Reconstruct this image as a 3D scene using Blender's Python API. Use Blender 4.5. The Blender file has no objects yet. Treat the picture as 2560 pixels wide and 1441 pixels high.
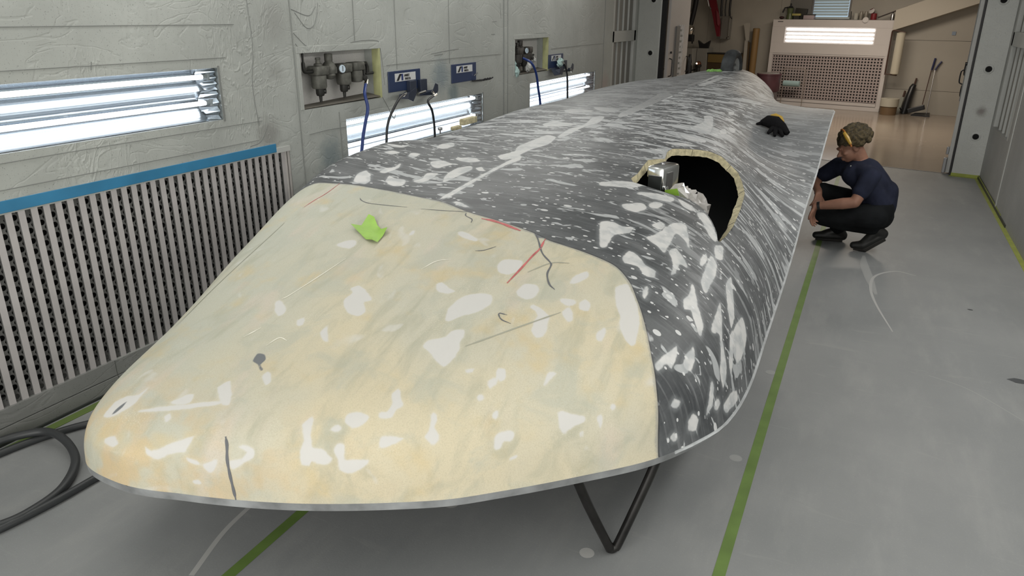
import bpy, bmesh, math, random
import numpy as np
from mathutils import Vector, Matrix
from math import pi, sin, cos, radians
D = bpy.data; SC = bpy.context.scene; COL = SC.collection
random.seed(7); RNG = np.random.default_rng(7)

# ------------------------------------------------------------------ camera
cam = D.cameras.new('camera'); co = D.objects.new('camera', cam); COL.objects.link(co)
cam.sensor_width = 36; cam.lens = 1845/2560*36; cam.clip_start = .05; cam.clip_end = 100
yaw, pit, rol = radians(25.41), radians(20.42), radians(.27)
F = Vector((-sin(yaw)*cos(pit), cos(yaw)*cos(pit), -sin(pit)))
R0 = Vector((cos(yaw), sin(yaw), 0)); U0 = R0.cross(F)
RR = cos(rol)*R0+sin(rol)*U0; UU = -sin(rol)*R0+cos(rol)*U0
M = Matrix((RR, UU, -F)).transposed().to_4x4(); M.translation = (0, 0, 2.0)
co.matrix_world = M
SC.camera = co
# ------------------------------------------------------------------ view, world
SC.view_settings.view_transform = 'Standard'; SC.view_settings.look = 'None'
SC.view_settings.gamma = 1; SC.view_settings.use_curve_mapping = False
SC.view_settings.exposure = -0.05
w = D.worlds.new('world'); SC.world = w; w.use_nodes = True
w.node_tree.nodes['Background'].inputs[0].default_value = (.75, .8, .85, 1)
w.node_tree.nodes['Background'].inputs[1].default_value = .10

def area(name, loc, target, sx, sy, power, col=(1, .98, .94)):
    l = D.lights.new(name, 'AREA'); l.shape = 'RECTANGLE'; l.size = sx; l.size_y = sy
    l.energy = power; l.color = col
    o = D.objects.new(name, l); COL.objects.link(o); o.location = loc
    d = (Vector(target)-Vector(loc)).normalized()
    # local X along world Y, local -Z along d
    z = -d; x = Vector((0, 1, 0)) if abs(z.y) < .8 else Vector((0, 0, 1)); x = (x-z*x.dot(z)).normalized(); y = z.cross(x)
    m = Matrix((x, y, z)).transposed().to_4x4(); m.translation = loc; o.matrix_world = m
    return o
# the booth's upper light troughs (above the frame, along both walls)
area('upper_light_left', (-3.30, 5.4, 2.90), (-1.6, 5.4, 0), 8.6, .35, 62)
area('upper_light_right', (1.10, 4.8, 2.90), (-1.0, 4.8, 0), 8.0, .35, 68)
# low wall light of the right wall, mirroring those of the left, nearer than the frame reaches
area('wall_light_right', (1.37, 1.2, 1.20), (-1.7, 1.6, .8), 2.2, .5, 27)
area('wall_light_right', (1.37, 5.4, 2.25), (-1.0, 5.4, .9), 2.2, .30, 18)  # unseen, moved up the wall to keep its reflection off the glass
# added broad fill light behind the camera, brightens the nose and the floor below
area('booth_front_fill', (-1.1, -2.3, 1.55), (-1.1, 2.2, 1.5), 3.0, 4.6, 152)
area('room_light', (-.6, 15.4, 3.1), (-.6, 15.41, 0), 1.4, 2.6, 125, (1, .88, .74))

# ------------------------------------------------------------------ materials
MATS = {}
def nt(m): return m.node_tree.nodes, m.node_tree.links
def mat(name, col, rough=.5, metal=0, var=.0, vs=6., bump=0., bs=30., spec=.5, emit=None, trans=0, coat=0, detail=3, col2=None):
    if name in MATS: return MATS[name]
    m = D.materials.new(name); m.use_nodes = True; N, L = nt(m); b = N['Principled BSDF']
    b.inputs['Base Color'].default_value = (*col, 1); b.inputs['Roughness'].default_value = rough
    b.inputs['Metallic'].default_value = metal; b.inputs['Specular IOR Level'].default_value = spec
    b.inputs['Transmission Weight'].default_value = trans; b.inputs['Coat Weight'].default_value = coat
    if emit:
        b.inputs['Emission Color'].default_value = (*emit[0], 1); b.inputs['Emission Strength'].default_value = emit[1]
    tc = N.new('ShaderNodeTexCoord')
    if var or col2:
        n = N.new('ShaderNodeTexNoise'); n.inputs['Scale'].default_value = vs; n.inputs['Detail'].default_value = detail
        L.new(tc.outputs['Object'], n.inputs['Vector'])
        r = N.new('ShaderNodeValToRGB'); L.new(n.outputs['Fac'], r.inputs[0]); L.new(r.outputs[0], b.inputs['Base Color'])
        r.color_ramp.elements[0].position = .32; r.color_ramp.elements[1].position = .68
        c2 = col2 or tuple(min(1, c*(1+var)) for c in col)
        c1 = col if col2 else tuple(c*(1-var) for c in col)
        r.color_ramp.elements[0].color = (*c1, 1); r.color_ramp.elements[1].color = (*c2, 1)
    if bump:
        n = N.new('ShaderNodeTexNoise'); n.inputs['Scale'].default_value = bs; n.inputs['Detail'].default_value = 4
        L.new(tc.outputs['Object'], n.inputs['Vector'])
        bp = N.new('ShaderNodeBump'); bp.inputs['Strength'].default_value = bump; bp.inputs['Distance'].default_value = .01
        L.new(n.outputs['Fac'], bp.inputs['Height']); L.new(bp.outputs[0], b.inputs['Normal'])
    MATS[name] = m; return m
def math_(N, L, op, a, b=None, c=None, clamp=False):
    n = N.new('ShaderNodeMath'); n.operation = op; n.use_clamp = clamp
    for i, v in enumerate((a, b, c)):
        if v is None: continue
        if isinstance(v, (int, float)): n.inputs[i].default_value = v
        else: L.new(v, n.inputs[i])
    return n.outputs[0]
def mixc(N, L, f, a, b):
    n = N.new('ShaderNodeMix'); n.data_type = 'RGBA'
    if isinstance(f, (int, float)): n.inputs[0].default_value = f
    else: L.new(f, n.inputs[0])
    for i, v in ((6, a), (7, b)):
        if isinstance(v, tuple): n.inputs[i].default_value = (*v, 1)
        else: L.new(v, n.inputs[i])
    return n.outputs[2]
def noise(N, L, vec, scale, detail=3, rough=.5, dist=0):
    n = N.new('ShaderNodeTexNoise'); n.inputs['Scale'].default_value = scale; n.inputs['Detail'].default_value = detail
    n.inputs['Roughness'].default_value = rough; n.inputs['Distortion'].default_value = dist
    L.new(vec, n.inputs['Vector']); return n.outputs['Fac']
def mapping(N, L, vec, sc, loc=(0, 0, 0), rot=(0, 0, 0)):
    n = N.new('ShaderNodeMapping'); n.inputs['Scale'].default_value = sc; n.inputs['Location'].default_value = loc
    n.inputs['Rotation'].default_value = rot
    L.new(vec, n.inputs['Vector']); return n.outputs[0]
def smooth(N, L, v, lo, hi):
    n = N.new('ShaderNodeMapRange'); n.interpolation_type = 'SMOOTHSTEP'
    L.new(v, n.inputs[0]); n.inputs[1].default_value = lo; n.inputs[2].default_value = hi
    return n.outputs[0]

def film_mat(name, col, stains=(), dirt=.35, rough=.42, crease=.5, hot=()):
    """white masking film / painted booth panel with overspray, creases and stain blotches at world points"""
    m = D.materials.new(name); m.use_nodes = True; N, L = nt(m); b = N['Principled BSDF']
    g = N.new('ShaderNodeNewGeometry'); P = g.outputs['Position']
    n1 = noise(N, L, P, 1.3, 4, .6); n2 = noise(N, L, P, 55, 4, .7)
    c = mixc(N, L, smooth(N, L, n1, .3, .75), tuple(x*(1-dirt*.35) for x in col), tuple(min(1, x*1.06) for x in col))
    c = mixc(N, L, smooth(N, L, n2, .56, .72), c, tuple(x*.86 for x in col))
    sp = noise(N, L, P, 160, 2, .5)
    c = mixc(N, L, smooth(N, L, sp, .64, .74), c, tuple(x*.45 for x in col))
    for (sx, sy, sz, rad, sc_, k) in stains:
        d = N.new('ShaderNodeVectorMath'); d.operation = 'DISTANCE'; L.new(P, d.inputs[0]); d.inputs[1].default_value = (sx, sy, sz)
        dd = math_(N, L, 'ADD', d.outputs['Value'], math_(N, L, 'MULTIPLY', math_(N, L, 'SUBTRACT', noise(N, L, P, 9, 4, .7), .5), rad*.9))
        f = smooth(N, L, dd, rad, rad*.1)
        c = mixc(N, L, math_(N, L, 'MULTIPLY', f, k), c, sc_)
    L.new(c, b.inputs['Base Color']); b.inputs['Roughness'].default_value = rough
    # creases
    pm = mapping(N, L, P, (1, .8, 1.6)); nn = noise(N, L, pm, 2.2, 3, .5, 1.5)
    cr = math_(N, L, 'ABSOLUTE', math_(N, L, 'SUBTRACT', nn, .5)); cr = smooth(N, L, cr, 0, .03)
    pm2 = mapping(N, L, P, (1, 3.5, .7)); n3 = noise(N, L, pm2, 3.1, 2, .5, .6)
    h = math_(N, L, 'ADD', math_(N, L, 'MULTIPLY', cr, .5), math_(N, L, 'MULTIPLY', n3, 1.2))
    h = math_(N, L, 'ADD', h, math_(N, L, 'MULTIPLY', n2, .12))
    for (hy, hz, hr) in hot:     # areas where the film is really wrinkled
        d = N.new('ShaderNodeVectorMath'); d.operation = 'DISTANCE'; L.new(mapping(N, L, P, (0, 1, .45)), d.inputs[0]); d.inputs[1].default_value = (0, hy, hz*.45)
        vv = noise(N, L, mapping(N, L, P, (1, 2.6, 1.1)), 3.6, 2, .45, 2.2); rdg = smooth(N, L, math_(N, L, 'ABSOLUTE', math_(N, L, 'SUBTRACT', vv, .5)), .06, 0)
        h = math_(N, L, 'ADD', h, math_(N, L, 'MULTIPLY', math_(N, L, 'MULTIPLY', smooth(N, L, d.outputs['Value'], hr, hr*.35), rdg), 2.4))
    bp = N.new('ShaderNodeBump'); bp.inputs['Strength'].default_value = crease; bp.inputs['Distance'].default_value = .012
    L.new(h, bp.inputs['Height']); L.new(bp.outputs[0], b.inputs['Normal'])
    MATS[name] = m; return m

# ------------------------------------------------------------------ mesh building
class MB:
    def __init__(s): s.v = []; s.f = []; s.mi = []; s.m = 0
    def add(s, vs, fs):
        o = len(s.v); s.v += [tuple(v) for v in vs]; s.f += [tuple(i+o for i in f) for f in fs]; s.mi += [s.m]*len(fs)
    def box(s, c, d, rot=None, bev=0):
        hx, hy, hz = d[0]/2, d[1]/2, d[2]/2
        if bev:
            bm = bmesh.new(); bmesh.ops.create_cube(bm, size=1)
            for v in bm.verts: v.co = Vector((v.co.x*d[0], v.co.y*d[1], v.co.z*d[2]))
            bmesh.ops.bevel(bm, geom=list(bm.edges), offset=bev, segments=2, affect='EDGES', profile=.5)
            bm.verts.index_update(); vs = [v.co.copy() for v in bm.verts]; fs = [[v.index for v in f.verts] for f in bm.faces]; bm.free()
        else:
            vs = [Vector((x, y, z)) for x in (-hx, hx) for y in (-hy, hy) for z in (-hz, hz)]
            fs = [(0, 1, 3, 2), (4, 6, 7, 5), (0, 4, 5, 1), (2, 3, 7, 6), (0, 2, 6, 4), (1, 5, 7, 3)]
        if rot is not None: vs = [rot@v for v in vs]
        s.add([v+Vector(c) for v in vs], fs); return s
    def bb(s, lo, hi, bev=0): 
        return s.box([(a+b)/2 for a, b in zip(lo, hi)], [abs(b-a) for a, b in zip(lo, hi)], bev=bev)
    def tube(s, pts, r, n=10, cap=True, closed=False):
        pts = [Vector(p) for p in pts]; rs = r if isinstance(r, (list, tuple)) else [r]*len(pts)
        vs = []; k = len(pts); up = None
        for i, p in enumerate(pts):
            a = pts[(i-1) % k] if closed else pts[max(i-1, 0)]; b = pts[(i+1) % k] if closed else pts[min(i+1, k-1)]
            t = (b-a).normalized()
            if up is None: up = Vector((0, 0, 1)) if abs(t.z) < .9 else Vector((1, 0, 0))
            x = t.cross(up).normalized(); up = x.cross(t).normalized()
            for j in range(n):
                q = 2*pi*j/n; vs.append(p+(x*cos(q)+up*sin(q))*rs[i])
        fs = []
        for i in range(k if closed else k-1):
            for j in range(n):
                i2 = (i+1) % k; fs.append((i*n+j, i*n+(j+1) % n, i2*n+(j+1) % n, i2*n+j))
        if cap and not closed: fs.append(tuple(range(n))[::-1]); fs.append(tuple((k-1)*n+j for j in range(n)))
        s.add(vs, fs); return s
    def cyl(s, a, b, r, n=16, r2=None): return s.tube([a, b], [r, r if r2 is None else r2], n)
    def lathe(s, base, axis, prof, n=20):
        """prof: list of (radius, height along axis)"""
        base = Vector(base); z = Vector(axis).normalized(); x = z.orthogonal().normalized(); y = z.cross(x)
        vs = []; fs = []
        for r, h in prof:
            for j in range(n):
                q = 2*pi*j/n; vs.append(base+z*h+(x*cos(q)+y*sin(q))*r)
        for i in range(len(prof)-1):
            for j in range(n): fs.append((i*n+j, i*n+(j+1) % n, (i+1)*n+(j+1) % n, (i+1)*n+j))
        fs.append(tuple(range(n))[::-1]); fs.append(tuple((len(prof)-1)*n+j for j in range(n)))
        s.add(vs, fs); return s
    def prism(s, poly, off):
        n = len(poly); off = Vector(off); vs = [Vector(p) for p in poly]+[Vector(p)+off for p in poly]
        fs = [tuple(range(n))[::-1], tuple(range(n, 2*n))]+[(i, (i+1) % n, n+(i+1) % n, n+i) for i in range(n)]
        s.add(vs, fs); return s
    def build(s, name, mats, parent=None, smooth=False, origin=None, fix=True):
        me = D.meshes.new(name)
        org = Vector(origin) if origin is not None else Vector((0, 0, 0))
        if origin is None and parent is None and s.v:
            A = np.array(s.v); c = (A.min(0)+A.max(0))/2; org = Vector((c[0], c[1], A[:, 2].min()))
        me.from_pydata([tuple(Vector(v)-org) for v in s.v], [], s.f)
        if not isinstance(mats, (list, tuple)): mats = [mats]
        for m in mats: me.materials.append(m)
        if len(mats) > 1: me.polygons.foreach_set('material_index', s.mi)
        if fix:
            bm = bmesh.new(); bm.from_mesh(me); bmesh.ops.recalc_face_normals(bm, faces=bm.faces); bm.to_mesh(me); bm.free()
        if smooth:
            me.shade_smooth()
            try: me.set_sharp_from_angle(angle=radians(38))
            except Exception: pass
        o = D.objects.new(name, me); COL.objects.link(o); o.location = org
        if parent: adopt(o, parent)
        return o
def wloc(p):
    l = Vector(p.location)
    while p.parent: p = p.parent; l += Vector((0, 0, 0))
    return l
def wm(p):
    m = Matrix.Translation(p.location) @ p.rotation_euler.to_matrix().to_4x4()
    if p.parent: m = wm(p.parent) @ p.matrix_parent_inverse @ m
    return m
def adopt(o, parent):
    o.parent = parent; o.matrix_parent_inverse = wm(parent).inverted()
def tag(o, label=None, cat=None, group=None, kind=None):
    if label: o['label'] = label
    if cat: o['category'] = cat
    if group: o['group'] = group
    if kind: o['kind'] = kind
    return o
def thing(name, label, cat, loc=(0, 0, 0), group=None):
    o = D.objects.new(name, None); COL.objects.link(o); o.location = loc; o.empty_display_size = .1
    return tag(o, label, cat, group)
def struct(mb, name, m, **k): return tag(mb.build(name, m, **k), kind='structure')
def spl(P, n=8):
    P = [Vector(p) for p in P]; out = []
    Q = [2*P[0]-P[1]]+P+[2*P[-1]-P[-2]]
    for i in range(1, len(Q)-2):
        for k in range(n):
            t = k/n; a, b, c, d = Q[i-1:i+3]
            out.append(.5*((2*b)+(-a+c)*t+(2*a-5*b+4*c-d)*t*t+(-a+3*b-3*c+d)*t**3))
    return out+[P[-1]]
def text_mesh(name, txt, size, origin, xdir, ydir, m, parent, ext=.0008, bold=.0):
    c = D.curves.new('t', 'FONT'); c.body = txt; c.size = size; c.extrude = ext; c.offset = bold; c.align_x = 'LEFT'; c.space_line = .8
    t = D.objects.new('t', c); COL.objects.link(t); dg = bpy.context.evaluated_depsgraph_get()
    me = D.meshes.new_from_object(t.evaluated_get(dg)); D.objects.remove(t)
    x = Vector(xdir).normalized(); y = Vector(ydir).normalized(); z = x.cross(y)
    R = Matrix((x, y, z)).transposed().to_4x4(); R.translation = origin; me.transform(R)
    me.materials.clear(); me.materials.append(m); me.name = name
    o = D.objects.new(name, me); COL.objects.link(o); adopt(o, parent); return o

# rotated frame of the booth's far end: a = metres to the left along the end wall, b = metres beyond it
TH = math.atan(.21); EO = Vector((1.41, 11.25, 0)); EU = Vector((-cos(TH), sin(TH), 0)); EN = Vector((sin(TH), cos(TH), 0))
def E(a, b, z): return EO+EU*a+EN*b+Vector((0, 0, z))
ER = Matrix((-EU, EN, Vector((0, 0, 1)))).transposed()     # rotation: local x = -EU (to the right), y = EN
def ebox(mb, a0, a1, b0, b1, z0, z1, bev=0):
    return mb.box(E((a0+a1)/2, (b0+b1)/2, (z0+z1)/2), (abs(a1-a0), abs(b1-b0), abs(z1-z0)), rot=ER, bev=bev)

white = mat('painted white steel', (.50, .51, .49), .4, var=.06, vs=3)
offwhite = mat('off-white plaster', (.56, .53, .47), .6, var=.05, vs=1.2, bump=.05)
black = mat('black rubber', (.012, .012, .013), .5)
blackm = mat('black plastic', (.015, .015, .017), .35)
steel = mat('dull steel', (.42, .42, .43), .32, metal=1)
alu = mat('aluminium', (.62, .63, .64), .28, metal=1)
chrome = mat('chrome', (.8, .78, .74), .12, metal=1)
greyplast = mat('grey plastic', (.22, .23, .23), .5)
XL_, XR_, ZT_ = -3.61, 1.41, 3.1

# ------------------------------------------------------------------ floor
def floor_mat():
    m = D.materials.new('booth floor paint'); m.use_nodes = True; N, L = nt(m); b = N['Principled BSDF']
    g = N.new('ShaderNodeNewGeometry'); P = g.outputs['Position']
    n1 = noise(N, L, P, .8, 5, .6); n2 = noise(N, L, mapping(N, L, P, (3, .8, 1)), 1.6, 5, .65)
    c = mixc(N, L, smooth(N, L, n1, .3, .7), (.225, .235, .238), (.28, .288, .288))
    c = mixc(N, L, math_(N, L, 'MULTIPLY', smooth(N, L, n2, .45, .75), .5), c, (.33, .335, .33))
    n3 = noise(N, L, P, 120, 3, .7); c = mixc(N, L, math_(N, L, 'MULTIPLY', smooth(N, L, n3, .55, .75), .22), c, (.45, .45, .44))
    n4 = noise(N, L, mapping(N, L, P, (1, 5, 1), rot=(0, 0, .5)), 2.5, 4, .6, 1); c = mixc(N, L, math_(N, L, 'MULTIPLY', smooth(N, L, n4, .6, .78), .35), c, (.36, .36, .35))
    L.new(c, b.inputs['Base Color'])
    L.new(math_(N, L, 'ADD', math_(N, L, 'MULTIPLY', n1, .25), .36), b.inputs['Roughness']); b.inputs['Specular IOR Level'].default_value = .35
    bp = N.new('ShaderNodeBump'); bp.inputs['Strength'].default_value = .05; bp.inputs['Distance'].default_value = .01
    L.new(n3, bp.inputs['Height']); L.new(bp.outputs[0], b.inputs['Normal'])
    return m
FL = MB(); FL.add([(XL_-.2, -2.5, 0), (XR_+.2, -2.5, 0), E(-.2, .1, 0), E(5.33, .1, 0)], [(0, 1, 2, 3)])
floor = struct(FL, 'floor', floor_mat(), origin=(0, 0, 0))
tanf = mat('tan epoxy floor', (.30, .25, .20), .16, var=.05, vs=1.5, spec=.5)
f2 = MB(); f2.add([E(-3, .1, -.001), E(-3, 8, -.001), E(9, 8, -.001), E(9, .1, -.001)], [(0, 1, 2, 3)])
struct(f2, 'floor_workshop', tanf, origin=(0, 0, 0))
th = MB(); ebox(th, .33, 4.73, .085, .115, 0, .004); o = th.build('threshold_strip', mat('grey threshold', (.16, .155, .15), .5)); adopt(o, floor)
c1 = MB(); c1.add([(XL_-.2, -2.5, ZT_), (XR_+.2, -2.5, ZT_), E(-.2, .1, ZT_), E(5.33, .1, ZT_)], [(0, 3, 2, 1)])
struct(c1, 'ceiling', mat('white ceiling', (.78, .78, .76), .5), origin=(0, 0, 0))
c2 = MB(); c2.add([E(-3, .1, 3.35), E(-3, 8, 3.35), E(9, 8, 3.35), E(9, .1, 3.35)], [(0, 1, 2, 3)])
struct(c2, 'ceiling_workshop', offwhite, origin=(0, 0, 0))

# ------------------------------------------------------------------ left wall with openings
def holes_wall(mb, x, y0, y1, z0, z1, holes, thick):
    """slab between x and x-thick; holes=(y0,y1,z0,z1)"""
    ys = sorted({y0, y1, *[h[0] for h in holes], *[h[1] for h in holes]}); zs = sorted({z0, z1, *[h[2] for h in holes], *[h[3] for h in holes]})
    for ya, yb in zip(ys, ys[1:]):
        for za, zb in zip(zs, zs[1:]):
            yc, zc = (ya+yb)/2, (za+zb)/2
            if any(h[0] < yc < h[1] and h[2] < zc < h[3] for h in holes): continue
            mb.add([(x, ya, za), (x, yb, za), (x, yb, zb), (x, ya, zb)], [(0, 1, 2, 3)])
    for h in holes:      # reveals
        a, b, c, d = h
        for q in ([(a, c), (b, c)], [(b, c), (b, d)], [(b, d), (a, d)], [(a, d), (a, c)]):
            (ya, za), (yb, zb) = q
            mb.add([(x, ya, za), (x, yb, zb), (x-thick, yb, zb), (x-thick, ya, za)], [(0, 1, 2, 3)])
L1 = (1.25, 3.43, 1.375, 1.685); L2 = (4.63, 6.88, .93, 1.235); L3 = (8.06, 10.30, .92, 1.24)
NI1 = (4.17, 5.10, 1.355, 1.735); NI2 = (7.64, 8.56, 1.355, 1.735); WN = (11.02, 12.20, .55, 2.9)
FILT = (-2.5, 3.98, .17, 1.10)
blu = (.10, .16, .20); drt = (.16, .15, .14)
st = [(XL_, 6.05, 1.47, .22, blu, .55), (XL_, 6.28, 1.27, .16, (.07, .14, .16), .6), (XL_, 4.42, .98, .22, (.10, .15, .17), .6), (XL_, 4.55, .75, .3, (.12, .16, .18), .5),
      (XL_, 3.80, 1.24, .16, drt, .5), (XL_, 3.93, 1.62, .12, drt, .25), (XL_, 3.95, 1.95, .2, drt, .25), (XL_, 10.4, .75, .35, (.42, .22, .20), .5), (XL_, 10.75, 1.0, .3, (.45, .28, .26), .35)]
wf = film_mat('masking film on booth wall', (.43, .45, .425), st, .5, .45, .20, ((3.66, 1.7, .36), (4.3, 2.1, .28), (2.6, 1.25, .3)))
wl = MB(); holes_wall(wl, XL_, -2.5, 12.33, 0, ZT_, [L1, L2, L3, NI1, NI2, FILT, WN], .14)
wall_left = struct(wl, 'wall_left', wf, origin=(XL_, 0, 0), fix=False)
# vertical masking-film edges and seams on the wall (raised strips and folds)
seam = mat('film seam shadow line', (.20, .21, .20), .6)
fold = mat('film fold', (.50, .52, .50), .4)
def yz(y, z, x=XL_+.002): return (x, y, z)
sm = MB()
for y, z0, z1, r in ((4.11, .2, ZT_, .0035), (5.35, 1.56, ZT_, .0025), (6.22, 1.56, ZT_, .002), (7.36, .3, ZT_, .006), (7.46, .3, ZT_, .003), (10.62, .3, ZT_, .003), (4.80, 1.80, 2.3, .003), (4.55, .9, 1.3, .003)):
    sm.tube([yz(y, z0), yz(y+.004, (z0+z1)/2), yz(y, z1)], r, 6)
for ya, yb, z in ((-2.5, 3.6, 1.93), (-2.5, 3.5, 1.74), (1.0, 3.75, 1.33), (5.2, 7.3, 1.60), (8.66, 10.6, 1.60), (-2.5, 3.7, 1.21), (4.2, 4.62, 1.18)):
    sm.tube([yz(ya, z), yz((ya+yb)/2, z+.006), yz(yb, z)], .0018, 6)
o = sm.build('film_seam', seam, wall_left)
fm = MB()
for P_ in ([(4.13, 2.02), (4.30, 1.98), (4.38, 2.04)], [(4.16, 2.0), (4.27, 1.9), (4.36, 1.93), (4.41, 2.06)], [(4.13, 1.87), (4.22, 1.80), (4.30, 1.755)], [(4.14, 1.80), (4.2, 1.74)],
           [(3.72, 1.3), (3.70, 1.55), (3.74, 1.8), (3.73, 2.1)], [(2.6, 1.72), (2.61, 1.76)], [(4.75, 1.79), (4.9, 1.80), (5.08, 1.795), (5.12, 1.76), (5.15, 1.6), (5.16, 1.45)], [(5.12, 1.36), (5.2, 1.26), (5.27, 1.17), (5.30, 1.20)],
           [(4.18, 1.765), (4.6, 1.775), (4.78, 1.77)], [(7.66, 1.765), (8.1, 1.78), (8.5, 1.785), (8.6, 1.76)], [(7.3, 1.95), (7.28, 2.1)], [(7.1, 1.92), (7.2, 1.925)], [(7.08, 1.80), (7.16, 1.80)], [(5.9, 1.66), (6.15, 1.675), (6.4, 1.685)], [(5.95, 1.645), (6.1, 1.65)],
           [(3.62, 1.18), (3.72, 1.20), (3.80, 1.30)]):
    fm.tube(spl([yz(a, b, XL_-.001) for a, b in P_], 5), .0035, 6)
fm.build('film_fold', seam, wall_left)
# ------------------------------------------------------------------ pleated paper extraction filter under the near light
fil_light = mat('filter card', (.42, .40, .395), .8, var=.08, vs=5)
fil_dark = mat('dark filter card', (.135, .135, .13), .85, var=.3, vs=12)  # darker card tone for the pleat valleys
fil_void = mat('filter void', (.004, .004, .004), .9)
filt = thing('pleated_filter', 'grey pleated card extraction filter with rows of round holes under the long light', 'filter', (XL_-.05, 2.0, .17))
def pleat_mesh(z0, z1, pitch=.0625):
    """one pleat: smooth slanted flank facing the camera + perforated valley flank"""
    mb = MB(); y0 = -pitch*.50; n = 10; dz = .053; r = .0135
    # flank A (smooth): from ridge (x=0,y=0) back to valley (x=-.03,y=y0)
    mb.m = 0; mb.add([(0, 0, z0), (0, 0, z1), (-.004, y0, z1), (-.004, y0, z0)], [(0, 1, 2, 3)])
    # flank B (perforated) from valley point y0 to next ridge
    mb.m = 1; a = Vector((-.004, y0, 0)); b = Vector((-.013, y0-.001, 0)); c = Vector((-.011, -pitch+.001, 0)); d = Vector((0, -pitch, 0))
    mb.add([a+Vector((0, 0, z0)), a+Vector((0, 0, z1)), b+Vector((0, 0, z1)), b+Vector((0, 0, z0))], [(0, 1, 2, 3)])
    mb.add([c+Vector((0, 0, z0)), c+Vector((0, 0, z1)), d+Vector((0, 0, z1)), d+Vector((0, 0, z0))], [(0, 1, 2, 3)])
    return mb
def pleat_strip(z0, z1, pitch=.0625, off=0.):
    y0 = -pitch*.50; ya, yb = y0, -pitch; W = abs(yb-ya); dz = .053; mb = MB(); z = z0+off; r = W*.46; n = 12
    xm = -.011
    def P(u, v): return (xm, ya+(yb-ya)*u, v)
    if off: mb.add([P(0, z0), P(1, z0), P(1, z0+off), P(0, z0+off)], [(0, 1, 2, 3)])
    while z+dz <= z1+1e-6:
        zc = z+dz/2; ring = []; outer = []
        for k in range(n):
            q = 2*pi*k/n; ring.append(P(.5+r/W*cos(q), zc+r*1.02*sin(q)))
            m_ = max(abs(cos(q)), abs(sin(q))); outer.append(P(.5+.5*cos(q)/m_, zc+dz/2*sin(q)/m_))
        mb.add(ring+outer, [(k, (k+1) % n, n+(k+1) % n, n+k) for k in range(n)]); z += dz
    mb.add([P(0, z), P(1, z), P(1, z1), P(0, z1)], [(0, 1, 2, 3)])
    return mb
pm0 = None; strips = []
for i in range(52):
    y = 3.93-i*.0625
    if i == 0:
        mb = pleat_mesh(.17, 1.11); p = mb.build('pleat', [fil_light, fil_dark], filt, origin=(XL_-.005, 0, 0), fix=False); pm0 = p.data
        pm0.transform(Matrix.Translation((XL_-.005, 0, 0)))
        for k in range(2): 
            s_ = pleat_strip(.17, 1.11, off=k*.0265).build('perforated_strip', fil_dark, None, origin=(0, 0, 0), fix=False); strips.append(s_.data); D.objects.remove(s_)
    else:
        p = D.objects.new('pleat', pm0); COL.objects.link(p)
    p.parent = filt; p.matrix_parent_inverse = Matrix.Identity(4); p.location = (.05, y-2.0, -.17)
    q = D.objects.new('perforated_strip', strips[i % 2]); COL.objects.link(q)
    q.parent = filt; q.matrix_parent_inverse = Matrix.Identity(4); q.location = (.045, y-2.0, -.17)
bk = MB(); bk.bb((XL_-.14, -2.4, .17), (XL_-.125, 3.98, 1.10)); bk.build('filter_void', fil_void, filt)
ep = MB()
for k, (ya, yb) in enumerate(((3.93, 3.945), (3.955, 3.975))): ep.bb((XL_-.03, ya, .17), (XL_+.004, yb, 1.11), bev=.003)
ep.build('end_strip', mat('pale card strip', (.42, .40, .38), .7), filt)
# tape above filter, ledge, base boards, baseboard tape
bt = MB(); bt.bb((XL_-.002, -2.5, 1.108), (XL_+.006, 3.85, 1.165), bev=.002)
tag(bt.build('blue_masking_tape', mat('blue masking tape', (.035, .20, .37), .45, var=.12, vs=4)), 'long strip of blue tape above the pleated filter', 'tape')
ld = MB(); ld.bb((XL_-.03, 3.85, 1.10), (XL_+.010, 3.98, 1.135)); ld.build('ledge_end', white, wall_left)
bb_ = MB(); bb_.bb((XL_-.12, -2.5, .085), (XL_+.012, 1.45, .172)); bb_.bb((XL_-.12, 1.452, .085), (XL_+.012, 2.405, .172)); bb_.bb((XL_-.12, 2.41, .083), (XL_+.008, 3.98, .168))
tag(bb_.build('baseboard_left', film_mat('dusty grey board', (.25, .255, .245), (), .6, .6, .2)), kind='structure')
bb_ = MB(); bb_.bb((XL_-.12, -2.5, 0), (XL_+.018, 2.405, .079)); bb_.bb((XL_-.12, 2.41, 0), (XL_+.014, 12.3, .077))
tag(bb_.build('baseboard_lower', MATS['dusty grey board']), kind='structure')
vb = MB(); vb.bb((XL_-.03, -2.5, .0), (XL_+.03, 3.9, .012)); vb.build('floor_joint', mat('dark sealant', (.03, .035, .03), .6), wall_left)

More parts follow.
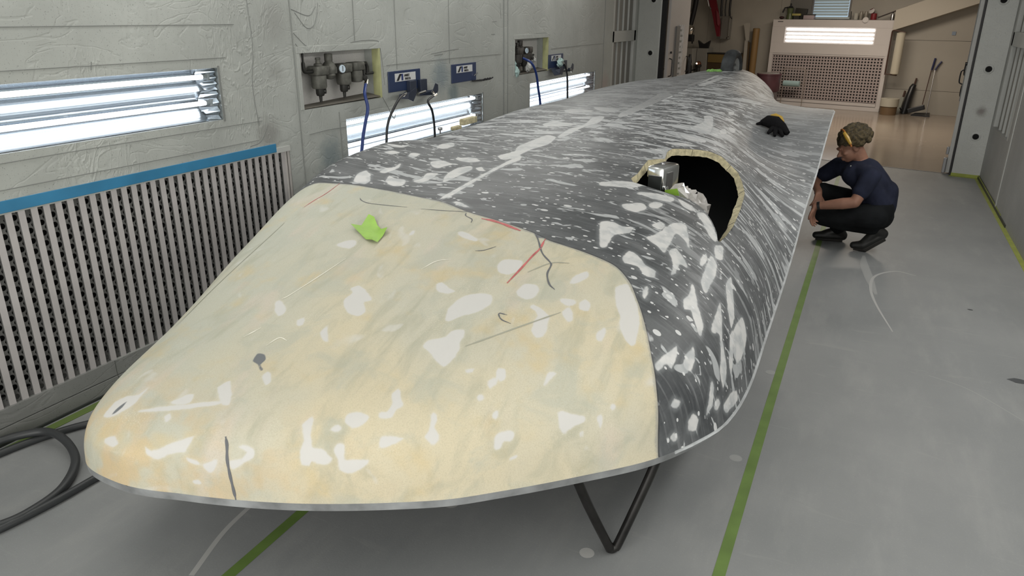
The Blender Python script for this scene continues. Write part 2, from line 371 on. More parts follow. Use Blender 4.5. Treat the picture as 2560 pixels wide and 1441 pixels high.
# ------------------------------------------------------------------ wall lights (recessed troughs)
tubem = mat('lit fluorescent tube', (1, 1, 1), .4, emit=((1, 1, .98), 4.8))
refl = mat('bright reflector sheet', (.52, .56, .60), .22, metal=1)
glass = mat('thin glass', (.9, .95, 1), .02, trans=1, spec=.3)
def trough(h, label, xw=XL_, sgn=1, tubes=(.052, .205)):
    y0, y1, z0, z1 = h; t = thing('wall_light', label, 'light', (xw, (y0+y1)/2, z0))
    e = .004; bx = MB()
    X = lambda d: xw-sgn*d
    # parabolic reflector halves behind each tube
    H = z1-z0-2*e
    for k, tz in enumerate(tubes):
        cz = z1-tz; lo = z0+e if k == 1 else (z1-tubes[0]+z1-tubes[1])/2; hi = z1-e if k == 0 else (z1-tubes[0]+z1-tubes[1])/2
        rb = MB(); prof = []
        for i in range(13):
            u = i/12; z = lo+(hi-lo)*u; f = (z-cz)/max(hi-cz, cz-lo); prof.append((X(.112-.085*min(1, abs(f))**1.6-.018*math.exp(-(f/.12)**2)), z))
        for i in range(12):
            (xa, za), (xb, zb) = prof[i], prof[i+1]
            rb.add([(xa, y0+.01, za), (xa, y1-.09, za), (xb, y1-.09, zb), (xb, y0+.01, zb)], [(0, 1, 2, 3)])
        # crumpled end reflector
        n = 7
        for i in range(n):
            u0, u1 = i/n, (i+1)/n; za, zb = lo+(hi-lo)*u0, lo+(hi-lo)*u1; xa = X(.10+.012*(i % 2)); 
            rb.add([(xa, y1-.09, za), (xa, y1-.09, zb), (X(.01+.02*((i+1) % 2)), y1-.012, zb), (X(.01+.02*(i % 2)), y1-.012, za)], [(0, 1, 2, 3)])
        rb.build('reflector', refl, t, fix=False)
        tb = MB(); tb.tube([(X(.062), y0+.03, cz), (X(.062), y1-.075, cz)], .0135, 12); tb.build('tube', tubem, t, smooth=True)
        cp = MB(); cp.cyl((X(.062), y1-.075, cz), (X(.062), y1-.045, cz), .0145, 12); cp.bb((X(.085), y1-.045, cz-.02), (X(.04), y1-.03, cz+.02)); cp.build('lamp_holder', white, t)
    hb = MB(); hb.bb((X(.139), y0+.001, z0+.001), (X(.130), y1-.001, z1-.001)); hb.build('housing', alu, t)
    gp = MB(); gp.bb((X(.006), y0+.003, z0+.003), (X(.003), y1-.003, z1-.003)); gp.build('glass_pane', glass, t)
    fr = MB()
    for a in ((y1-.003, y1+.010, z0-.01, z1+.01),): fr.bb((X(.0), a[0], a[2]), (X(-.004), a[1], a[3]))
    fr.build('edge_trim', seam, t)
    return t
trough(L1, 'long twin tube light recessed in the wall above the blue tape')
trough(L2, 'wall light behind the hoses, right of the pleated filter', tubes=(.045, .215))
trough(L3, 'farthest wall light on the left wall, near the slatted window panel', tubes=(.045, .205))
# the same on the right wall, near the camera (outside the frame): its light reaches the nose
wr_l = (2.0, 4.1, .93, 1.235)

# ------------------------------------------------------------------ right wall, end wall, window panels
sr = [(XR_, 9.8, .95, .2, (.3, .31, .3), .5), (XR_, 8.9, .9, .4, (.3, .31, .31), .4), (XR_, 10.9, .85, .1, (.2, .17, .15), .6)]
wrm = film_mat('masked right wall', (.36, .365, .355), sr, .4, .5, .12)
WR = (9.75, 11.10, .70, 2.9)
wr = MB(); holes_wall(wr, XR_, -2.5, 11.25, 0, ZT_, [WR], -.10)
wall_right = struct(wr, 'wall_right', wrm, origin=(XR_, 0, 0), fix=False)
sp_ = MB(); sp_.bb((XR_-.012, -2.5, .0), (XR_, 9.43, ZT_)); sp_.build('wall_sheet', wrm, wall_right)
sp_ = MB(); sp_.bb((XR_-.018, 9.42, .0), (XR_, 9.47, ZT_)); sp_.build('corner_strip', white, wall_right)
sp_ = MB(); sp_.bb((XR_-.02, 8.6, .0), (XR_-.004, 11.24, .03)); sp_.build('floor_joint', MATS['dark sealant'], wall_right)
wb = MB(); wb.bb((XR_, -2.7, 0), (XL_-.2, -2.6, ZT_)); struct(wb, 'wall_near', MATS['white ceiling'])
pane_m = mat('grey frosted pane', (.26, .255, .235), .55, var=.05, vs=2)
def slat_window(name, x, sgn, y0, y1, z0, z1, rail, n):
    w_ = D.objects.new(name, None); COL.objects.link(w_); w_.location = (x, (y0+y1)/2, z0); tag(w_, kind='structure')
    d = lambda k: x-sgn*k
    fr = MB()
    for a, b, c, e_ in ((y0, y0+.07, z0, z1), (y1-.09, y1, z0, z1), (y0, y1, rail[0], rail[1])): fr.bb((d(-.002), a, c), (d(.05), b, e_), bev=.004)
    fr.build('frame', white, w_)
    ww = (y1-.09-y0-.07)/n
    for k in range(n):
        a = y0+.07+ww*k
        for za, zb in ((z0, rail[0]), (rail[1], z1)):
            p = MB(); p.bb((d(.045), a+.004, za), (d(.052), a+ww-.004, zb)); p.build('pane', pane_m, w_)
            if k: p = MB(); p.bb((d(.02), a-.011, za), (d(.05), a+.011, zb), bev=.003); p.build('mullion', white, w_)
    bk = MB(); bk.bb((d(.06), y0, z0), (d(.10), y1, z1)); bk.build('backing', greyplast, w_)
slat_window('window_1', XL_, 1, WN[0], WN[1], WN[2], WN[3], (1.60, 1.76), 4)
slat_window('window_2', XR_, -1, WR[0], WR[1], WR[2], WR[3], (1.66, 1.82), 4)
ew = MB(); ebox(ew, -.05, .33, 0, .09, 0, ZT_, .012); ebox(ew, 4.73, 5.25, 0, .09, 0, ZT_, .012); ebox(ew, .33, 4.73, 0, .09, 2.72, ZT_)
wall_end = struct(ew, 'wall_end', film_mat('painted door jamb', (.52, .53, .505), [(*E(.14, 0, .85), .09, (.14, .11, .10), .75)], .25, .4, .12))
def port(a, z, nm='round_port'):
    r = MB(); c = E(a, 0, z); ax = -EN
    r.lathe(c-ax*.004, ax, [(.062, 0), (.060, .006), (.050, .010), (.040, .010), (.036, .004)], 24); r.m = 1
    r.lathe(c, ax, [(.035, .0), (.034, .0085), (.02, .009)], 20)
    r.build(nm, [white, fil_void], wall_end, smooth=True)
for a, z in ((.16, 1.37), (.14, .53), (.16, 2.18), (4.88, 1.41), (4.88, 2.21)): port(a, z)
bs = MB(); ebox(bs, 4.655, 4.728, .01, .06, 0, 2.9); bs.build('gap_strip', black, wall_end)  # black strip filling the door gap, the gap's darkness put into the colour
bs = MB(); ebox(bs, .332, .352, .0, .05, 0, 2.9); bs.build('gap_strip', black, wall_end)  # same for the right gap: its shade drawn as a black strip
# folded door leaves
def handle(mb, P, side, h=.17, d=.05):
    """P bottom mount, bar offset sideways along EU*side"""
    P = Vector(P); s_ = EU*side
    mb.tube(spl([P, P+s_*d*.7+Vector((0, 0, .012)), P+s_*d+Vector((0, 0, .04)), P+s_*d+Vector((0, 0, h-.04)), P+s_*d*.7+Vector((0, 0, h-.012)), P+Vector((0, 0, h))], 4), .0085, 8)
dl = D.objects.new('door_1', None); COL.objects.link(dl); dl.location = E(4.6, .3, 0); tag(dl, kind='structure')
dm = mat('door leaf paint', (.45, .42, .40), .45, var=.04, vs=2)
b_ = MB(); ebox(b_, 4.60, 4.65, .07, .78, .02, 2.9, .006); b_.build('leaf', dm, dl)
b_ = MB(); ebox(b_, 4.575, 4.60, .28, .40, .62, 1.82); b_.build('channel', mat('grey channel', (.15, .145, .135), .6), dl)
b_ = MB(); ebox(b_, 4.588, 4.602, .40, .58, .62, 1.84); b_.build('gauge_strip', mat('gauge strip', (.45, .45, .46), .5, var=.2, vs=18), dl)
mk = MB()
for k in range(13): ebox(mk, 4.584, 4.588, .44+.02*(k % 2), .48+.02*(k % 3), .72+k*.085, .75+k*.085)
mk.build('gauge_mark', seam, dl)
b_ = MB(); handle(b_, E(4.60, .13, 1.05), -1, .28); b_.build('handle', blackm, dl, smooth=True)
b_ = MB(); handle(b_, E(4.60, .76, 1.10), -1, .24); b_.build('handle', blackm, dl, smooth=True)
b_ = MB(); b_.lathe(E(4.60, .16, 1.42), -EU, [(.018, 0), (.018, .02)], 12); b_.build('knob', blackm, dl)
dr = D.objects.new('door_2', None); COL.objects.link(dr); dr.location = E(.4, .3, 0); tag(dr, kind='structure')
b_ = MB(); ebox(b_, .36, .41, .06, .62, .02, 2.9, .006); b_.build('leaf', mat('right door leaf paint', (.50, .50, .48), .45), dr)
b_ = MB(); ebox(b_, .41, .425, .10, .20, .95, 2.9, .004); b_.build('hinge_rail', MATS['grey plastic'], dr)
b_ = MB(); ebox(b_, .41, .44, .30, .36, .80, 1.02, .004); ebox(b_, .41, .435, .30, .34, 2.0, 2.3, .004); b_.build('latch', steel, dr)
b_ = MB(); ebox(b_, .41, .45, .02, .10, .02, .22, .006); ebox(b_, .41, .445, .06, .14, .26, .36, .006); b_.build('hinge', steel, dr)
for a_, b2, z2 in ((.41, .12, 1.16), (.41, .42, 1.24), (.41, .46, .96)):
    b_ = MB(); handle(b_, E(a_, b2, z2), 1, .19, .06); b_.build('handle', blackm, dr, smooth=True)
b_ = MB(); b_.lathe(E(.41, .10, 1.42), EU, [(.02, 0), (.02, .03)], 12); b_.build('knob', blackm, dr)

# masking tape lines on the floor
tg = mat('green floor tape', (.13, .21, .05), .5, var=.12, vs=8)
def strip(name, pts, wdt, m, z=.0012, label=None, cat=None, parent=None):
    mb = MB(); P = [Vector((*p, z)) for p in pts]; vs = []
    for i, p in enumerate(P):
        t = (P[min(i+1, len(P)-1)]-P[max(i-1, 0)]).normalized(); n_ = Vector((-t.y, t.x, 0)); ww = wdt[i] if isinstance(wdt, list) else wdt
        vs += [p-n_*ww/2, p+n_*ww/2]
    mb.add(vs, [(2*i, 2*i+1, 2*i+3, 2*i+2) for i in range(len(P)-1)])
    o = mb.build(name, m, parent, origin=(0, 0, 0) if parent is None else None, fix=False)
    if label: tag(o, label, cat)
    return o
strip('floor_tape', [(-.246, -2.2), (-.252, 4.0), (-.249, 6.98), (-.255, 11.0)], .046, tg, label='green floor tape line running under the crouching person', cat='tape')
strip('floor_tape', [(-1.86, -2.2), (-1.93, 2.0), (-1.93, 11.3)], .048, tg, label='green floor tape line disappearing under the cream nose', cat='tape')
ty = mat('yellow green masking tape', (.30, .34, .06), .45, var=.15, vs=8)
tb = MB()
for lo, hi in (((XR_-.055, -1, .0005), (XR_-.012, 11.24, .002)), ((XR_-.016, 9.0, 0), (XR_-.013, 11.24, .045))): tb.bb(lo, hi)
ebox(tb, .02, .30, -.05, -.004, .0005, .0025); ebox(tb, .28, .345, -.05, .10, .0005, .003); ebox(tb, .0, .33, -.003, .0, 0, .04)
tag(tb.build('perimeter_tape', ty), 'yellow green tape along the foot of the right wall and door jamb', 'tape')
tb = MB(); tb.bb((XL_+.045, -1, .0005), (XL_+.10, 3.95, .0025)); tag(tb.build('perimeter_tape', mat('dull green tape', (.13, .19, .05), .5)), 'green tape along the foot of the left wall by the hose', 'tape')
# floor scuffs, drips
cm = mat('pale dust mark', (.42, .42, .41), .7); cm2 = mat('faint dust mark', (.335, .34, .335), .7)
S2 = lambda P: [(p.x, p.y) for p in spl([(a, b, 0) for a, b in P], 8)]
q = S2([(.54, 6.57), (.39, 6.62), (.24, 6.42), (.21, 6.1), (.25, 5.74), (.36, 5.22)]); strip('dust_mark', q, [.008+.014*sin(pi*i/(len(q)-1)) for i in range(len(q))], cm, .0006, parent=floor)
q = S2([(.14, 6.97), (.15, 6.7), (.20, 6.3), (.25, 5.95)]); strip('dust_mark', q, [.02+.05*sin(pi*i/(len(q)-1)) for i in range(len(q))], cm2, .0005, parent=floor)
q = S2([(.55, 4.6), (.75, 4.5), (1.0, 4.2)]); strip('dust_mark', q, .006, cm2, .0005, parent=floor)
q = S2([(-2.05, 1.5), (-2.13, 1.74), (-2.16, 1.95)]); strip('dust_mark', q, .022, cm, .0006, parent=floor)
for x, y, r, m_ in ((-1.385, 2.31, .033, cm), (-.745, 2.27, .03, cm), (-.33, 3.21, .03, cm2), (-.30, 4.23, .03, cm2)):
    d_ = MB(); d_.add([(x+r*cos(a*pi/8), y+r*sin(a*pi/8), .0007) for a in range(16)], [tuple(range(16))]); d_.build('paint_drop', m_, floor, fix=False)
for x, y, r in ((.87, 5.91, .018), (1.02, 4.75, .05)):
    d_ = MB(); d_.add([(x+r*cos(a*pi/5)*(1+.3*sin(a*3)), y+r*.7*sin(a*pi/5), .0007) for a in range(10)], [tuple(range(10))]); d_.build('dark_spot', mat('dark floor spot', (.05, .055, .06), .6), floor, fix=False)
# air hoses on the floor
hm = mat('dark grey air hose', (.035, .038, .04), .45)
def hose(pts, r, label, z=None):
    mb = MB(); mb.tube(spl(pts, 10), r, 12); return tag(mb.build('air_hose', hm, smooth=True), label, 'hose')
hose([(-3.05, 2.45, .018), (-3.2, 2.25, .018), (-3.38, 2.04, .018), (-3.46, 1.86, .018), (-3.50, 1.70, .018), (-3.52, 1.5, .018), (-3.5, 1.1, .018), (-3.4, .2, .018), (-3.3, -1.2, .018), (-3.2, -2.3, .018)], .018, 'dark hose running from under the nose to the lower left corner')
hose([(-3.45, -2.3, .02), (-3.5, -.5, .02), (-3.56, 1.1, .02), (-3.57, 1.62, .05), (-3.47, 1.84, .056), (-3.32, 1.87, .056), (-3.12, 1.80, .03), (-2.98, 1.64, .02), (-2.94, 1.47, .02), (-2.97, 1.34, .02), (-3.1, 1.15, .02), (-3.18, .8, .02), (-3.1, 0, .02), (-2.9, -1.2, .02), (-2.9, -2.3, .02)], .02, 'thick dark hose curling in a loop beside the filter wall')
hose([(-2.9, 2.0, .017), (-2.915, 1.75, .017), (-2.92, 1.55, .017), (-2.95, 1.33, .017), (-3.02, 1.1, .017), (-3.06, .7, .017), (-2.9, -.4, .017), (-2.7, -2.3, .017)], .017, 'dark hose passing just below the left tip of the nose')

# ------------------------------------------------------------------ fuselage shell
def pch(xs, ys, x):
    xs = np.asarray(xs, float); ys = np.asarray(ys, float); h = np.diff(xs); d = np.diff(ys)/h
    m = np.zeros(len(xs)); m[0] = d[0]; m[-1] = d[-1]
    for i in range(1, len(xs)-1):
        if d[i-1]*d[i] > 0:
            w1 = 2*h[i]+h[i-1]; w2 = h[i]+2*h[i-1]; m[i] = (w1+w2)/(w1/d[i-1]+w2/d[i])
    i = np.clip(np.searchsorted(xs, x)-1, 0, len(xs)-2); t = np.clip((x-xs[i])/h[i], 0, 1)
    return ys[i]*(2*t**3-3*t**2+1)+ys[i+1]*(-2*t**3+3*t**2)+h[i]*(m[i]*(t**3-2*t**2+t)+m[i+1]*(t**3-t**2))
Y0=1.36
XC=[(1.36,-2.15),(2,-2.0),(3.1,-1.87),(5.2,-1.77),(9.1,-1.70),(10.6,-1.68)]
XL=[(1.36,-2.15),(1.375,-2.31),(1.44,-2.42),(1.6,-2.52),(1.8,-2.60),(2.2,-2.71),(2.65,-2.82),(3.3,-2.93),(4,-2.98),(4.6,-2.98),(5.2,-2.95),(6,-2.95),(7.6,-2.95),(8.4,-2.85),(9.2,-2.6),(10,-2.3),(10.6,-1.72)]
XR=[(1.36,-2.15),(1.38,-2.02),(1.41,-1.93),(1.44,-1.83),(1.55,-1.54),(1.7,-1.25),(1.8,-1.09),(1.92,-.95),(2.11,-.75),(2.36,-.52),(2.53,-.42),(2.74,-.34),(3,-.31),(3.4,-.3),(5,-.31),(6,-.3),(7.45,-.3),(7.6,-.33),(7.9,-.6),(8.2,-.82),(8.8,-.98),(9.6,-1.1),(10.2,-1.3),(10.6,-1.66)]
ZT=[(1.36,.60),(1.5,.70),(2,.84),(2.5,.98),(3,1.10),(3.5,1.165),(4,1.19),(5,1.22),(7,1.27),(9,1.33),(9.8,1.36),(10.3,1.34),(10.6,1.25)]
ZBR=[(1.36,.475),(1.4,.47),(1.6,.458),(2.36,.45),(3.1,.44),(3.5,.50),(4.3,.54),(4.9,.62),(5.1,.70),(5.9,.88),(7.45,1.18),(7.9,1.15),(8.2,1.14),(9,1.12),(10.6,1.1)]
ZBL=[(1.36,.475),(1.6,.47),(2.36,.47),(3.1,.44),(3.5,.50),(4.3,.54),(4.9,.62),(5.9,.88),(7.45,1.13),(8.2,1.15),(9,1.1),(10,1.05)]
# profiles: (a across, b up) from spine to rim
PF=np.array([(0,1),(.30,.985),(.55,.93),(.74,.82),(.88,.62),(.96,.36),(1,0)])
PM=np.array([(0,1),(.33,.985),(.58,.91),(.75,.74),(.87,.50),(.95,.25),(1,0)])
PR=np.array([(0,1),(.25,.97),(.42,.80),(.53,.50),(.64,.22),(.80,.06),(1,0)])
PT=np.array([(0,1),(.22,.95),(.40,.75),(.52,.42),(.62,.15),(.80,.0),(1,0)])
PE=np.array([(0,1),(.30,.95),(.58,.80),(.78,.55),(.90,.32),(.97,.14),(1,0)])
LF=np.array([(0,1),(.33,.99),(.62,.965),(.82,.89),(.94,.70),(.985,.38),(1,0)])
LM=np.array([(0,1),(.35,.995),(.66,.985),(.84,.93),(.95,.72),(.99,.38),(1,0)])
LN=np.array([(0,1),(.35,1.0),(.66,1.04),(.84,1.04),(.95,.84),(.99,.42),(1,0)])
LO=np.array([(0,1),(.35,1.0),(.66,1.01),(.84,.99),(.95,.78),(.99,.4),(1,0)])
LR=np.array([(0,1),(.33,.98),(.60,.90),(.76,.72),(.87,.48),(.95,.22),(1,0)])
PROFL=[(1.36,PF),(1.7,PF),(2.6,LF),(3.0,(LM+LO)/2),(3.5,LN),(3.9,LN),(4.5,LM),(5.8,LM),(7.5,LR),(8.4,LR),(9.2,PE),(10,PE)]
PROF=[(1.36,PF),(2.6,PF),(4.2,PM),(5.6,(PM+PR)/2),(6.6,PR),(7.5,PT),(8.4,(PT+PE)/2),(9.2,PE),(10,PE)]

def shell_pt(y, t, side):
    """y,t arrays of any equal shape -> xyz array"""
    sh = y.shape; y = np.maximum(y.ravel(), Y0); t = t.ravel()
    T = lambda A, v: pch([a[0] for a in A], [a[1] for a in A], v)
    xc = T(XC, y); X_ = XL if side < 0 else XR
    xe = pch([math.sqrt(max(0, a[0]-Y0)) for a in X_], [a[1] for a in X_], np.sqrt(np.maximum(y-Y0, 0)))
    zt = T(ZT, y); zb = T(ZBL if side < 0 else ZBR, y); PP = PROFL if side < 0 else PROF
    ys = [p[0] for p in PP]; A = np.array([p[1] for p in PP]); C = np.zeros((len(y), 7, 2))
    for k in range(7):
        for j in range(2): C[:, k, j] = pch(ys, A[:, k, j], y)
    P = np.concatenate([C[:, 1:2]*[-1, 1], C, 2*C[:, 6:7]-C[:, 5:6]], 1)
    s = t*6; i = np.clip(s.astype(int), 0, 5); f = (s-i)[:, None]; r = np.arange(len(y))
    p0, p1, p2, p3 = P[r, i], P[r, i+1], P[r, i+2], P[r, i+3]
    q = .5*((2*p1)+(-p0+p2)*f+(2*p0-5*p1+4*p2-p3)*f**2+(-p0+3*p1-3*p2+p3)*f**3)
    return np.stack([xc+q[:, 0]*(xe-xc), y, zb+q[:, 1]*(zt-zb)], -1).reshape(*sh, 3)
def shell_n(y, t, side):
    e = 1e-3; a = shell_pt(y+e, t, side)-shell_pt(y-e, t, side); b = shell_pt(y, np.minimum(t+e, 1), side)-shell_pt(y, np.maximum(t-e, 0), side)
    n = np.cross(b, a)*side; n /= np.linalg.norm(n, axis=-1, keepdims=True)+1e-12; return n
FILLER=[[(-1.323,2.64,1.001),(-1.319,2.689,1.015),(-1.249,2.711,1.015),(-1.228,2.686,1.007),(-1.228,2.63,0.992),(-1.256,2.596,0.985),(-1.299,2.602,0.99)],
[(-1.174,2.512,0.954),(-1.165,2.567,0.968),(-1.123,2.582,0.968),(-1.096,2.564,0.96),(-1.09,2.509,0.943),(-1.116,2.484,0.939),(-1.155,2.487,0.945)],
[(-1.357,2.256,0.895),(-1.376,2.316,0.915),(-1.365,2.385,0.934),(-1.329,2.431,0.945),(-1.274,2.452,0.947),(-1.243,2.44,0.941),(-1.234,2.396,0.927),(-1.258,2.34,0.912),(-1.311,2.288,0.901),(-1.339,2.252,0.892)],
[(-1.473,2.396,0.943),(-1.501,2.439,0.956),(-1.483,2.454,0.96),(-1.442,2.433,0.952),(-1.404,2.421,0.947),(-1.422,2.397,0.941)],
[(-1.028,2.337,0.88),(-1.038,2.381,0.896),(-1.039,2.417,0.908),(-1.058,2.438,0.917),(-1.083,2.447,0.924),(-1.084,2.467,0.93),(-1.035,2.456,0.919),(-0.994,2.433,0.905),(-0.987,2.394,0.891),(-0.974,2.34,0.869),(-0.997,2.312,0.864)],
[(-1.362,2.1,0.845),(-1.357,2.136,0.856),(-1.309,2.172,0.863),(-1.297,2.215,0.876),(-1.26,2.233,0.878),(-1.246,2.208,0.868),(-1.245,2.169,0.855),(-1.229,2.144,0.844),(-1.227,2.089,0.823),(-1.242,2.046,0.81),(-1.287,2.062,0.823),(-1.325,2.082,0.835)],
[(-1.003,2.67,0.977),(-0.997,2.709,0.986),(-0.963,2.762,0.994),(-0.946,2.729,0.983),(-0.971,2.67,0.971),(-0.995,2.649,0.969)],
[(-0.963,2.48,0.914),(-0.952,2.517,0.923),(-0.928,2.5,0.913),(-0.913,2.464,0.898),(-0.92,2.443,0.892),(-0.937,2.45,0.899)],
[(-0.996,2.548,0.94),(-0.942,2.57,0.937),(-0.932,2.544,0.927),(-0.959,2.521,0.925),(-0.988,2.529,0.933)],
[(-0.922,2.558,0.929),(-0.909,2.592,0.937),(-0.879,2.575,0.925),(-0.878,2.538,0.913),(-0.906,2.529,0.917)],
[(-0.827,2.724,0.956),(-0.805,2.768,0.961),(-0.786,2.774,0.957),(-0.766,2.745,0.943),(-0.72,2.684,0.909),(-0.686,2.604,0.866),(-0.674,2.513,0.823),(-0.682,2.494,0.819),(-0.709,2.5,0.836),(-0.747,2.539,0.869),(-0.756,2.58,0.888),(-0.797,2.638,0.922)],
[(-0.812,2.456,0.864),(-0.793,2.5,0.874),(-0.779,2.475,0.859),(-0.783,2.431,0.842),(-0.803,2.431,0.851)],
[(-1.62,2.816,1.059),(-1.598,2.84,1.065),(-1.502,2.802,1.053),(-1.503,2.779,1.047),(-1.571,2.791,1.052)],
[(-1.831,2.74,1.043),(-1.833,2.785,1.054),(-1.812,2.773,1.051),(-1.811,2.74,1.043)],
[(-0.831,2.135,0.68),(-0.819,2.151,0.684),(-0.795,2.162,0.672),(-0.754,2.189,0.658),(-0.748,2.184,0.642),(-0.772,2.154,0.633),(-0.79,2.131,0.623),(-0.798,2.116,0.61),(-0.817,2.113,0.635)],
[(-0.715,2.221,0.649),(-0.702,2.237,0.654),(-0.696,2.228,0.631),(-0.699,2.212,0.61),(-0.708,2.212,0.626)],
[(-0.984,1.938,0.606),(-0.991,1.953,0.638),(-0.982,1.973,0.651),(-0.949,2.001,0.65),(-0.939,2,0.638),(-0.943,1.984,0.619),(-0.964,1.966,0.621),(-0.967,1.953,0.606),(-0.975,1.942,0.598)],
[(-0.938,1.961,0.566),(-0.918,1.982,0.574),(-0.919,1.977,0.562),(-0.935,1.962,0.559)],
[(-1.063,2.018,0.743),(-1.063,2.009,0.737),(-1.069,2.001,0.735),(-1.078,1.999,0.738),(-1.085,2.004,0.744),(-1.085,2.013,0.75),(-1.079,2.021,0.752),(-1.07,2.023,0.749)],
[(-1.068,2.128,0.803),(-1.045,2.14,0.802),(-1.026,2.112,0.781),(-1.039,2.094,0.776),(-1.058,2.102,0.788)],
[(-1.078,2.066,0.776),(-1.061,2.095,0.785),(-1.045,2.081,0.772),(-1.059,2.053,0.762)],
[(-0.903,2.168,0.758),(-0.906,2.207,0.784),(-0.898,2.221,0.788),(-0.877,2.228,0.783),(-0.888,2.2,0.771),(-0.896,2.173,0.757)],
[(-1.186,1.858,0.701),(-1.196,1.88,0.72),(-1.182,1.889,0.719),(-1.168,1.874,0.702),(-1.168,1.852,0.685),(-1.146,1.846,0.665),(-1.144,1.83,0.647),(-1.155,1.815,0.64),(-1.172,1.813,0.653),(-1.187,1.815,0.667),(-1.179,1.834,0.678)],
[(-0.684,2.269,0.672),(-0.677,2.283,0.679),(-0.668,2.284,0.669),(-0.674,2.269,0.659)],
[(-1.311,1.739,0.671),(-1.291,1.753,0.674),(-1.243,1.775,0.665),(-1.276,1.74,0.646),(-1.303,1.723,0.644)],
[(-1.346,1.794,0.731),(-1.325,1.808,0.731),(-1.326,1.839,0.746),(-1.345,1.865,0.762),(-1.338,1.897,0.772),(-1.315,1.876,0.759),(-1.289,1.85,0.74),(-1.302,1.824,0.732),(-1.304,1.797,0.717),(-1.336,1.779,0.718)],
[(-1.021,1.996,0.704),(-1.009,2.011,0.709),(-1,1.999,0.693),(-1.007,1.986,0.686),(-1.016,1.985,0.691)],
[(-0.756,2.156,0.609),(-0.746,2.168,0.613),(-0.744,2.16,0.595),(-0.752,2.152,0.594)],
[(-1.166,2.071,0.805),(-1.142,2.089,0.806),(-1.139,2.075,0.799),(-1.157,2.062,0.798)],
[(-2.032,1.405,0.624),(-2.008,1.406,0.615),(-1.98,1.42,0.625),(-1.935,1.446,0.647),(-1.899,1.468,0.663),(-1.875,1.479,0.669),(-1.892,1.444,0.626),(-1.916,1.434,0.62),(-1.949,1.421,0.609),(-1.982,1.404,0.59),(-2.017,1.397,0.603)],
[(-1.939,1.654,0.753),(-1.918,1.694,0.764),(-1.862,1.644,0.747),(-1.84,1.605,0.732),(-1.865,1.596,0.731),(-1.907,1.627,0.744)],
[(-2.058,1.546,0.719),(-2.034,1.57,0.727),(-2.02,1.592,0.735),(-1.997,1.598,0.737),(-1.98,1.564,0.724),(-2.021,1.546,0.718)],
[(-2.287,1.448,0.657),(-2.283,1.497,0.688),(-2.253,1.528,0.705),(-2.209,1.541,0.714),(-2.201,1.579,0.728),(-2.194,1.539,0.714),(-2.188,1.506,0.701),(-2.216,1.468,0.679),(-2.251,1.447,0.661)],
[(-1.519,1.583,0.599),(-1.53,1.594,0.636),(-1.531,1.618,0.67),(-1.556,1.646,0.706),(-1.543,1.677,0.722),(-1.53,1.67,0.714),(-1.515,1.637,0.682),(-1.498,1.619,0.65),(-1.466,1.631,0.643),(-1.431,1.634,0.616),(-1.442,1.621,0.598),(-1.472,1.607,0.602),(-1.492,1.6,0.61),(-1.496,1.592,0.595)],
[(-1.406,1.634,0.58),(-1.416,1.641,0.613),(-1.433,1.647,0.642),(-1.428,1.662,0.659),(-1.408,1.671,0.656),(-1.394,1.652,0.612),(-1.366,1.667,0.611),(-1.327,1.688,0.607),(-1.34,1.671,0.582),(-1.378,1.645,0.567)],
[(-1.433,1.715,0.711),(-1.436,1.742,0.729),(-1.401,1.764,0.731),(-1.37,1.763,0.72),(-1.377,1.736,0.704),(-1.401,1.712,0.695)],
[(-1.741,1.489,0.608),(-1.704,1.505,0.611),(-1.692,1.52,0.634),(-1.72,1.516,0.648),(-1.7,1.529,0.655),(-1.673,1.534,0.645),(-1.667,1.523,0.619),(-1.706,1.497,0.59),(-1.733,1.484,0.576)],
[(-1.825,1.453,0.586),(-1.783,1.473,0.607),(-1.781,1.469,0.59),(-1.795,1.458,0.558),(-1.813,1.453,0.565)],
[(-1.864,1.432,0.524),(-1.844,1.439,0.532),(-1.834,1.441,0.517),(-1.855,1.434,0.511)],
[(-1.821,1.748,0.776),(-1.823,1.783,0.785),(-1.8,1.776,0.782),(-1.773,1.745,0.773),(-1.777,1.724,0.767)],
[(-1.885,1.439,0.606),(-1.846,1.449,0.597),(-1.837,1.449,0.585),(-1.871,1.439,0.59)],
[(-1.466,1.675,0.694),(-1.451,1.698,0.706),(-1.433,1.696,0.697),(-1.444,1.68,0.688)],
[(-2.211,1.388,0.618),(-2.175,1.401,0.631),(-2.144,1.385,0.619),(-2.155,1.372,0.609),(-2.198,1.376,0.609)],
[(-2.03,1.491,0.695),(-2.019,1.509,0.703),(-1.999,1.495,0.695),(-2.007,1.48,0.687)],
[(-2.135,1.493,0.696),(-1.886,1.605,0.735),(-1.842,1.638,0.744),(-1.874,1.593,0.73),(-2.004,1.529,0.711),(-2.122,1.486,0.693)],
[(-1.815,2.223,0.903),(-1.81,2.278,0.919),(-1.837,2.306,0.927),(-1.811,2.332,0.934),(-1.762,2.309,0.927),(-1.7,2.265,0.913),(-1.726,2.24,0.907),(-1.682,2.195,0.893),(-1.693,2.159,0.882),(-1.753,2.165,0.885)],
[(-2.097,2.14,0.878),(-2.084,2.156,0.883),(-2.025,2.122,0.874),(-2.003,2.085,0.864),(-2.018,2.064,0.858),(-2.056,2.088,0.865)],
[(-2.127,2.584,0.999),(-2.099,2.624,1.011),(-2.053,2.64,1.016),(-2.028,2.605,1.007),(-2.037,2.57,0.997),(-2.081,2.571,0.997)],
[(-1.779,2.028,0.846),(-1.779,2.076,0.86),(-1.75,2.038,0.848),(-1.716,1.995,0.835),(-1.745,2,0.837)],
[(-1.922,2.066,0.858),(-1.902,2.089,0.865),(-1.88,2.046,0.852),(-1.9,2.039,0.851)],
[(-2.476,3.203,1.142),(-2.517,3.292,1.161),(-2.503,3.356,1.171),(-2.442,3.312,1.159),(-2.395,3.237,1.144),(-2.396,3.19,1.136)],
